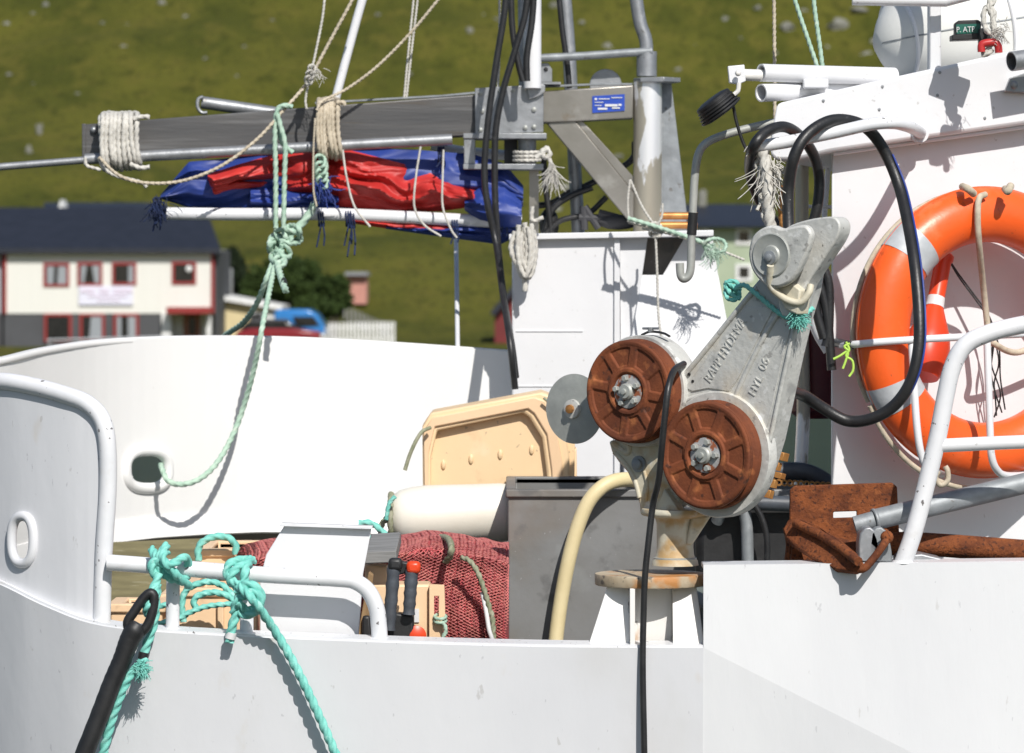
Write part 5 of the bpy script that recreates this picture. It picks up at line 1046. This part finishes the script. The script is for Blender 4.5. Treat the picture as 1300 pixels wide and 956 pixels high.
# slanted pole
t = thing('leaning_pipe', 'galvanised pipe lying slanted across the anchor and rail foot', 'pipe', P(1110, 660, 9.74))
m = MB(); pa, pb, pc2 = P(1085, 667, 9.72), P(1110, 660, 9.72), P(1620, 536, 9.95); d_ = (pc2 - pb).normalized()
m.hollow(pa, pb, S(11.5, 9.7), .006); m.hollow(pb, pc2, S(13.5, 9.7), .003); m.build('tube', M['pipe'], t)
m = MB(); m.lathe(pb - d_ * .002, d_, [(S(13.6, 9.7), 0), (S(14.6, 9.7), .002), (S(14.6, 9.7), .006), (S(13.6, 9.7), .009)], 24); m.build('collar', M['pipe'], t)
t = thing('bow_roller', 'grey pulley with two rounded cheeks between the anchor and the rail', 'pulley', P(1108, 712, 9.64))
for k, (x, mt) in enumerate(((1101, 'galv'), (1115, 'pipe'))):
    q = PP([(x - 11, 712), (x - 11, 690), (x - 9, 677), (x - 3, 670), (x + 4, 669), (x + 10, 674), (x + 14, 684), (x + 17, 700), (x + 18, 714)], 9.62 + .0 * k); m = MB(); m.prism(q, (0, .05 if k else .08, 0)); m.build('cheek', M[mt], t, bevel=.004)
m = MB(); m.prism(PP([(1140, 706), (1170, 703), (1196, 709), (1200, 714), (1138, 714)], 9.70), (0, .1, 0)); tag(m.build('grey_wedge', M['galv'], bevel=.004), 'flat pale metal wedge under the rusty shank by the rail foot', 'wedge')
# ------------------------------------------------------------ things behind the hauler
m = MB(); m.lathe(P(1036, 531, 11.0), (0, 0, 1), [(0, 0), (.05, .0), (.075, .02), (.078, .06), (.078, .30), (.05, .33), (0, .33)], 32); tag(m.build('maroon_float', M['maroon']), 'dark maroon barrel float hanging between the hauler and the wheelhouse', 'float')
t = thing('steel_tank', 'open topped grey steel tank on deck behind the hauler pedestal', 'tank', P(760, 820, 10.75))
xl, xr = P(645, 700, 10.75).x, P(1052, 700, 10.75).x; zt_ = P(700, 623, 10.75).z
m = MB(); V = [Vector((xl, 10.75, zt_)), Vector((xr, 10.75, zt_)), Vector((xr, 11.45, zt_)), Vector((xl, 11.45, zt_))]; iv = [Vector((v.x + (.02 if v.x == xl else -.02), v.y + (.02 if v.y < 11 else -.02), v.z)) for v in V]
m.frame(V, iv, (0, 0, -.85)); m.prism([v - Vector((0, 0, .83)) for v in iv], (0, 0, -.02)); m.build('side', M['tank'], t, bevel=.004)
m = MB(); lo = [v + Vector((0, 0, .004)) for v in V]; ou = [Vector((v.x + (-.006 if v.x == xl else .006), v.y + (-.010 if v.y < 11 else .006), v.z + .004)) for v in V]; m.frame(ou, [v + Vector((0, 0, .004)) for v in iv], (0, 0, -.022)); m.build('rim', M['tank'], t, bevel=.004)
t = thing('black_bin', 'dark tub with ribbed edge behind the line hauler stem', 'tub', P(950, 712, 10.2))
m = MB(); m.prism(PP([(884, 650), (910, 636), (1052, 640), (1052, 740), (884, 740)], 10.55), (0, .12, 0)); m.build('body', M['blackplastic'], t, bevel=.02)
m = MB(); m.tube([P(886, 648, 10.50), P(930, 638, 10.49), P(1054, 642, 10.50)], .02, 12, 5); m.build('lip', M['greygrip'], t)
m = MB(); m.sweep(spl(PP([(955, 636), (968, 660), (974, 690), (972, 740)], 10.47), 6), .008, 10); m.build('cord', M['black'], t)
m = MB(); m.tube([P(910, 662, 10.52), P(918, 650, 10.50), P(945, 650, 10.50), P(950, 740, 10.50)], .016, 12, 5); m.build('handle', M['pipe'], t)
t = thing('deck_hose_drum', 'dark hose and ribbed chain lying on the tank edge below the water view', 'hose', P(1020, 610, 10.8))
m = MB(); m.sweep(spl(PP([(970, 600), (1010, 598), (1035, 604), (1060, 620)], 10.8), 6), .024, 12); m.build('hose', M['greygrip'], t)
m = MB()
for k in range(12): m.lathe(P(975 + 7 * k, 612 + .4 * k, 10.75), (0, 1, .1), [(.005, 0), (.009, 0), (.009, .012), (.005, .012), (.005, 0)], 12)
m.build('brass_ring', M['brass'], t)
rope('cream_hose', [(700, 900, 10.66), (704, 830, 10.67), (711, 770, 10.68), (721, 715, 10.68), (733, 670, 10.68), (748, 636, 10.68), (768, 616, 10.69), (790, 609, 10.72), (812, 612, 10.78), (835, 630, 10.84), (842, 680, 10.86)], 0, 9.5, 'hose', 'thick cream hose curving up from the deck to the hauler', 'hose', rope_=False, n=18)
# ------------------------------------------------------------ tan tub standing on end
t = thing('fish_tub', 'tan plastic fish tub standing on its side against the white casing', 'tub', P(630, 620, 11.6)); TY = 11.45
o_ = [(537, 640), (536, 540), (547, 524), (688, 498), (702, 503), (716, 540), (723, 580), (723, 640)]
i_ = [(547, 640), (547, 582), (555, 547), (664, 524), (672, 530), (688, 556), (694, 600), (697, 640)]
m = MB(); m.prism(PP(o_, TY + .02), (0, .30, 0)); bd = m.build('body', M['tan'], t, bevel=.01)
m = MB(); m.frame(PP(o_, TY - .01), PP(i_, TY - .01), (0, .03, 0)); m.build('raised_rim', M['tan'], t, bevel=.007)
m = MB(); m.frame(PP([(x + (2 if x < 600 else -9), y + 6) for x, y in o_], TY - .018), PP([(x - (3 if x < 600 else -6), y - 5) for x, y in i_], TY - .018), (0, .012, 0)); m.build('inner_rib', M['tan2'], t, bevel=.004)
for x, y in ((563, 590), (598, 583), (635, 577), (675, 571)):
    m = MB(); m.ball(P(x, y, TY + .018), S(4, TY), 14, (.8, .6, 1.6)); m.build('moulded_bump', M['tan'], bd)
m = MB(); m.prism(PP([(718, 535), (730, 560), (729, 640), (718, 640)], TY + .02), (0, .3, 0)); m.prism(PP([(700, 501), (712, 512), (722, 540), (716, 540)], TY + .01), (0, .3, 0)); m.build('side_wall', M['tan'], t, bevel=.004)
m = MB(); m.sweep(spl(PP([(546, 543, 11.41), (536, 548, 11.38), (528, 560, 11.37), (520, 578, 11.37), (514, 597, 11.37)]), 6), .0055, 10); m.build('rope_handle', M['ropeolive'], t); m = MB(); m.sweep(spl(PP([(690, 505), (698, 512), (704, 520)], 11.41), 5), .004, 8); m.build('rope_handle', M['ropeolive'], t)
m = MB(); m.prism(PP([(722, 580), (732, 568), (733, 640), (722, 640)], 11.7), (0, .1, 0)); tag(m.build('tub_edge', M['tan2'], bevel=.004), 'narrow edge of a second tan tub showing right of the upright tub', 'tub')
# fender
t = thing('white_fender', 'large off white cylindrical fender lying on the red net', 'fender', P(570, 690, 11.15)); a0 = P(491, 658, 11.15); a1 = P(650, 650, 11.18); ax = (a1 - a0).normalized(); s_ = S(1, 11.15)
m = MB(); m.lathe(a0, ax, [(r * s_, h_ * s_) for r, h_ in [(0, 1), (9, 0), (16, 2), (28, 8), (35, 18), (38, 32), (39.5, 50), (39, 80), (38, 110), (37.5, 145), (36, 155), (28, 159), (0, 160)]], 48); m.build('body', M['fender'], t, ang=60)
m = MB(); q = [a0 + ax * .012 + Vector((0, math.cos(a) * .068, math.sin(a) * .066)) for a in [2 * PI * k / 12 for k in range(12)]]; m.rope(q + [q[0]], .0085, n=9); m.rope([a0, P(484, 668, 11.1), P(482, 690, 11.1)], .009, n=9); m.build('end_rope', M['ropeolive'], t, ang=80)
# ------------------------------------------------------------ net pile
nt_ = thing('red_net_pile', 'heap of red fishing net piled on deck left of the steel tank', 'net', P(540, 815, 10.3))
def netS(u, v, off=0):
    px = 295 + (646 - 295) * u
    ty = interp([(295, 708), (306, 694), (330, 688), (380, 686), (440, 687), (470, 684), (520, 681), (560, 681), (610, 684), (646, 692)], px)[0]
    bul = .03 * noise.noise(Vector((px * .012, v * 2.2, 2))) + .012 * noise.noise(Vector((px * .04, v * 8, 5)))
    if v < .55:
        s = v / .55; p = P(px, 900, 10.14); pt = P(px, ty + 24, 10.18)
        q = p.lerp(pt, s); q.y = 10.20 - .05 * math.sin(PI * min(1, s * 1.1)) + bul; 
    else:
        s = (v - .55) / .45; pt = P(px, ty + 24, 10.18); back = P(px, ty + 4, 11.0); q = pt.lerp(back, s); q.z += .025 * math.sin(PI * s) + bul * .6; q.y = 10.20 + bul + .78 * s
    q.y += .22 * max(0, 1 - u * 9) ** 2 
    return q + Vector((0, -off, off * .6))
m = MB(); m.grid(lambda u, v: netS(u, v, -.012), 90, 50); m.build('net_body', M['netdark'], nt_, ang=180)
for layer, (mt, off, K, J, r_, sd) in enumerate([('netfadelight', -.004, 44, 44, .0019, 3), ('net', .001, 46, 50, .0022, 1), ('netfadelight', .006, 36, 42, .0018, 2)]):  # last layer is paler: the heap's highlights put into the twine colour
    m = MB()
    for k in range(K):
        for sg in (1, -1):
            pts = []
            for j in range(J * 2 + 1):
                v = j / (J * 2); z_ = (j % 2) * .9 - .2
                u = (k + .5 + sg * (z_ - .25) + .30 * noise.noise(Vector((k * .23, v * 7, sd))) + .22 * noise.noise(Vector((k * .9, v * 23, sd + 4)))) / K
                u = min(.999, max(.001, u + .02 * math.sin(v * 9 + sd)))
                pts.append(netS(u, v, off + .004 * noise.noise(Vector((u * 40, v * 30, sd)))))
            m.sweep(pts, r_, 4)
    m.build('netting', M[mt], nt_, ang=180, kind=None)
m = MB(); m.rope(PP([(556, 682, 10.6), (568, 684, 10.3), (573, 694, 10.12), (571, 706, 10.12), (566, 713, 10.14)]), S(4.5, 10.2), n=9); m.build('head_rope', M['ropeolive'], nt_, ang=80)
m = MB(); m.rope(PP([(586, 708, 10.12), (596, 712, 10.1), (606, 726, 10.09), (615, 750, 10.09), (622, 775, 10.09), (626, 795, 10.09), (628, 900, 10.1)]), S(3.6, 10.2), n=9, lobes=2); m.build('float_line', M['ropeolive'], nt_, ang=80)
m = MB(); m.sweep(spl(PP([(612, 752, 10.1), (617, 775, 10.09), (621, 800, 10.08), (625, 815, 10.08), (626, 850, 10.1)]), 5), [S(3, 10.1)] * 21, 10); m.build('white_cord', M['print'], nt_)
# plank ends, crate, tool
m = MB(); m.prism(PP([(464, 701), (503, 699), (504, 714), (463, 716)], 9.86), (0, .4, .02)); tag(m.build('grey_plank', M['woodgrey'], bevel=.003), 'short weathered grey plank end beside the white splash plate', 'plank')
m = MB(); m.prism(PP([(468, 726), (474, 730), (464, 830), (450, 830)], 9.80), (0, .04, 0)); tag(m.build('brown_board', M['wood'], bevel=.003), 'upright brown board behind the bend of the white rail', 'board')
t = thing('cream_crate', 'cream plastic crate with slotted corner handle in front of the net', 'crate', P(530, 812, 9.95))
m = MB(); m.pbox(466, 742, 546, 840, 9.92, .12); cb = m.build('wall', M['tan2'], t, bevel=.006)
m = MB(); m.prism(PP([(463, 716), (492, 720), (492, 744), (463, 746)], 9.94), (0, .1, 0)); m.build('rear_wall', M['tan2'], t, bevel=.004)
m = MB(); vv = [(545, 742), (564, 744), (565, 800), (552, 840), (545, 840)]; hh = [(551, 757), (557, 757), (557, 783), (551, 783)]
V = PP([(545, 742), (564, 743), (565, 770), (565, 790), (556, 840), (545, 840)], 9.90)
platehole(V, PP([(551, 757), (557, 757), (557, 783), (551, 783)], 9.90), (0, .02, 0)).build('corner_handle', M['tan2'], t, bevel=.003)
m = MB(); m.pbox(526, 773, 532, 790, 9.915, .004); m.build('sticker', M['print'], t)
m = MB()
for k in range(2):
    q = [P(559, 783 + 5 * k, 9.9) + Vector((math.cos(a) * .014, math.sin(a) * .02, .004 * math.sin(a))) for a in [2 * PI * j / 8 for j in range(9)]]; m.rope(q, .0045, n=8, sm=4)
m.rope(PP([(562, 790), (566, 800), (560, 815)], 9.88), .0055, n=8); m.build('rope_tie', M['ropegreen'], t, ang=80)
t = thing('gripped_tool', 'black hand tool with two dark grey grips and one red tip', 'tool', P(508, 812, 9.75))
for tip, foot, red in (((500, 718), (494, 800), 0), ((523, 722), (519, 780), 1)):
    A, B = P(*tip, 9.76), P(*foot, 9.76); ax_ = (B - A).normalized(); L_ = (B - A).length; pr = [(0, -.008), (.010, -.006)]
    for k in range(14): pr += [(.0155 - .0022 * abs(k / 13 - .2) + (.0018 if k % 3 == 1 else 0), L_ * k / 13)]
    m = MB(); m.lathe(A, ax_, pr + [(0, L_)], 20); m.build('grip', M['greygrip'], t)
    m = MB(); m.box(A + Vector((.004, -.004, .004)), (.034, .030, .030)); m.build('cap', M['orangered' if red else 'blackplastic'], t, bevel=.009)
m = MB(); m.prism(PP([(492, 714), (512, 713), (526, 716), (524, 726), (508, 730), (494, 724)], 9.775), (0, .03, 0)); m.build('bridge', M['blackplastic'], t, bevel=.004)
m = MB(); m.prism(PP([(487, 776), (525, 781), (527, 840), (486, 840)], 9.775), (0, .05, 0)); m.prism(PP([(460, 782), (470, 782), (474, 840), (458, 840)], 9.78), (0, .05, 0)); m.build('case', M['blackplastic'], t, bevel=.006)
m = MB(); m.lathe(P(528, 806, 9.80), (.1, -1, 0), [(0, 0), (.012, 0), (.022, -.02), (.024, .02), (.012, .026), (0, .026)], 24); m.build('red_knob', M['orangered'], t)
# ------------------------------------------------------------ left deck clutter
m = MB(); m.prism([P(120, 690, 11.8), P(282, 683, 11.9), P(300, 705, 11.8), P(336, 745, 11.4), P(330, 830, 11.2), P(120, 830, 11.2)], (0, .03, 0)); tag(m.build('algae_board', M['moss']), 'olive algae stained board leaning under the far bulwark', 'board')
def crate(name, o_, Y, label, depth=.3, mt='tan2', th=.03):
    t = thing(name, label, 'crate', P(sum(p[0] for p in o_) / len(o_), max(p[1] for p in o_), Y)); xs = [p[0] for p in o_]; y0 = min(p[1] for p in o_)
    V = [P(min(xs), y0, Y), P(max(xs), y0 - 0, Y), P(max(xs), y0, Y), P(min(xs), y0, Y)]; V[2] = V[1] + Vector((0, depth, 0)); V[3] = V[0] + Vector((0, depth, 0)); h_ = S(max(p[1] for p in o_) - y0, Y)
    iv = [Vector((v.x + (th if k in (0, 3) else -th), v.y + (th if k in (0, 1) else -th), v.z)) for k, v in enumerate(V)]
    m = MB(); m.frame(V, iv, (0, 0, -h_)); m.prism([v - Vector((0, 0, h_ * .9)) for v in V], (0, 0, -h_ * .1)); m.build('wall', M[mt], t, bevel=.006)
    m = MB(); ou = [Vector((v.x + (-.008 if k in (0, 3) else .008), v.y + (-.008 if k in (0, 1) else .008), v.z + .003)) for k, v in enumerate(V)]; m.frame(ou, [v + Vector((0, 0, .003)) for v in iv], (0, 0, -.022)); m.build('rim', M[mt], t, bevel=.004)
    return t
crate('tan_crate', [(252, 698), (345, 760)], 10.9, 'tan crate with teal rope over it, behind the rail', .35, 'tan2')
c2 = crate('tan_crate', [(140, 768), (206, 850)], 9.95, 'tan crate at the foot of the curved rim pipe', .2)
c3 = crate('tan_crate', [(226, 748), (327, 850)], 9.98, 'tan crate with teal rope coils between the two rail posts', .5)
m = MB(); m.pbox(276, 765, 284, 850, 9.96, .02); m.pbox(300, 765, 306, 850, 9.96, .02); m.build('crate_rib', M['tan2'], c3, bevel=.003)
m = MB(); m.prism([P(200, 756, 10.6), P(330, 732, 10.6), P(330, 850, 10.6), P(200, 850, 10.6)], (0, .3, 0)); tag(m.build('wood_crate', M['tan2'], bevel=.006), 'large pale tan box side standing behind the two small crates', 'crate')
# teal ropes
def tl(t, pts, r=5.7, Y=9.58, nm="strand", n=18): 
    q = PP(pts, Y); m = MB(); m.rope(q, S(r, q[0].y), sm=8, n=n, lay=4.6); return m.build(nm, M['ropeteal'], t, ang=80)
t = thing('mooring_rope', 'teal rope knotted round the rail near the left rail post', 'rope', P(208, 730, 9.6))
tl(t, [(209, 696, 9.60), (203, 706, 9.57), (200, 718, 9.575), (206, 728, 9.585), (222, 736, 9.60), (236, 734, 9.64), (232, 722, 9.68), (215, 715, 9.66)])
tl(t, [(193, 697, 9.61), (198, 708, 9.58), (208, 716, 9.565), (220, 726, 9.565), (232, 738, 9.59), (240, 744, 9.62)])
tl(t, [(211, 692, 9.60), (207, 708, 9.56), (214, 718, 9.555), (226, 712, 9.57), (236, 708, 9.60), (238, 722, 9.64), (228, 732, 9.66)])
tl(t, [(200, 732, 9.58), (193, 725, 9.57), (194, 714, 9.57), (204, 706, 9.58), (212, 700, 9.60)])
tl(t, [(202, 728, 9.57), (197, 742, 9.56), (192, 752, 9.55), (188, 764, 9.55), (186, 778, 9.545), (188, 770, 9.53), (194, 762, 9.54), (199, 746, 9.56)], 5.6)
tl(t, [(200, 742, 9.57), (198, 762, 9.56), (197, 780, 9.565), (193, 800, 9.565), (187, 816, 9.565), (182, 832, 9.565)], 5.8)
tl(t, [(184, 835, 9.56), (176, 846, 9.55), (166, 856, 9.545), (158, 870, 9.545), (150, 890, 9.55), (140, 920, 9.56), (120, 1000, 9.58)], 6.2)
m = MB(); m.tube(PP([(183, 828), (181, 837)], 9.562), S(6.6, 9.56), 12, 2); m.build('tape', M['black'], t)
tuft('frayed_end', P(176, 848, 9.54), 160, .030, .0012, 'ropeteal', t, Vector((1, -.1, .1)), .6, 31, .006)
t = thing('mooring_snubber', 'black rubber mooring snubber hanging by its eye from the teal rope', 'snubber', P(150, 866, 9.5))
m = MB(); ey = spl(PP([(190, 753), (181, 761), (170, 777), (162, 790), (166, 802), (180, 802), (190, 788), (195, 768), (195, 756)], 9.53), 4, True); m.sweep(ey, S(6.2, 9.5), 12, closed=True); m.build('eye', M['blackplastic'], t)
pts = PP([(176, 792), (170, 802), (163, 816), (154, 840), (142, 868), (124, 915), (96, 985)], 9.53); q = spl(pts, 6); rs = [S(x, 9.5) for x in [10 + 5 * math.sin(min(1, i / 6) * PI / 2) - 3 * min(1, i / 16) + (.4 if i % 2 and i > 10 else 0) for i in range(len(q))]]
m = MB(); m.sweep(q, rs, 16, shape=lambda a, i: 1 if True else 1); m.build('body', M['blackplastic'], t)
t = thing('mooring_rope', 'teal rope tied round the rail at the splash plate and leading down right', 'rope', P(305, 760, 9.6))
tl(t, [(318, 710, 9.62), (312, 722, 9.57), (310, 738, 9.56), (306, 752, 9.55), (300, 765, 9.55), (296, 778, 9.56)])
tl(t, [(322, 712, 9.64), (306, 711, 9.60), (292, 716, 9.57), (288, 728, 9.565), (296, 738, 9.56), (308, 744, 9.55)])
tl(t, [(316, 715, 9.60), (300, 722, 9.565), (292, 734, 9.56), (298, 744, 9.57), (312, 748, 9.60), (318, 736, 9.66), (312, 718, 9.68)])
tl(t, [(300, 750, 9.55), (312, 742, 9.53), (326, 746, 9.53), (332, 760, 9.54), (326, 772, 9.55), (312, 774, 9.55), (302, 764, 9.54)])
tl(t, [(308, 758, 9.54), (318, 752, 9.52), (328, 756, 9.52), (330, 768, 9.53), (322, 778, 9.54), (308, 780, 9.555), (300, 770, 9.56)])
tl(t, [(304, 744, 9.54), (316, 756, 9.51), (326, 768, 9.51), (336, 782, 9.53), (350, 803, 9.555), (364, 826, 9.56), (384, 864, 9.565), (410, 920, 9.57), (440, 990, 9.58)], 5.9)
tl(t, [(300, 772, 9.56), (298, 785, 9.56), (294, 797, 9.56), (292, 808, 9.565), (291, 816, 9.565)], 6.2)
m = MB(); m.tube(PP([(294, 803), (292, 811)], 9.563), S(6.8, 9.56), 12, 2); m.build('whipping', M['print'], t)
t = thing('rope_coils', 'slim teal rope coils lying over the tan crates behind the rail', 'rope', P(260, 790, 9.85))
def tc(pts, r=4.4, Y=9.9): 
    m = MB(); m.rope(PP(pts, Y), S(r, Y), sm=8, n=10); m.build('coil', M['ropeteal'], t, ang=80)
tc([(233, 790), (231, 768), (236, 750), (252, 741), (270, 739), (286, 746), (298, 762), (300, 776)], Y=9.86)
tc([(250, 775), (246, 764), (252, 756), (270, 752), (288, 756), (300, 766)], Y=9.84)
tc([(200, 792), (225, 786), (240, 778), (262, 770), (290, 767), (305, 768)], 3.8, 9.82)
tc([(236, 785), (226, 770), (210, 768), (196, 772)], 4.0, 9.88)
t = thing('rope_bight', 'teal rope loop standing over the tan crate beside the net', 'rope', P(275, 690, 10.85))
m = MB(); m.rope(PP([(252, 712), (252, 696), (260, 686), (275, 681), (290, 683), (299, 692), (299, 704)], 10.85), S(4.8, 10.8), n=10); m.build('loop', M['ropeteal'], t, ang=80)
t = thing('rope_bight', 'teal rope loop showing between the splash plate and the fender', 'rope', P(472, 690, 10.7))
m = MB(); m.rope(PP([(455, 664), (470, 664), (482, 672), (492, 682), (498, 690)], 10.95), S(4.5, 10.8), n=10); m.build('loop', M['ropeteal'], t, ang=80); m = MB(); m.rope(PP([(462, 688), (474, 682), (486, 688)], 10.9), S(3.5, 10.8), n=10); m.build('loop', M['ropeteal'], t, ang=80); m = MB(); m.rope(PP([(490, 660), (494, 640), (502, 630)], 11.05), S(3.0, 10.8), n=10); m.build('loop', M['ropeteal'], t, ang=80)
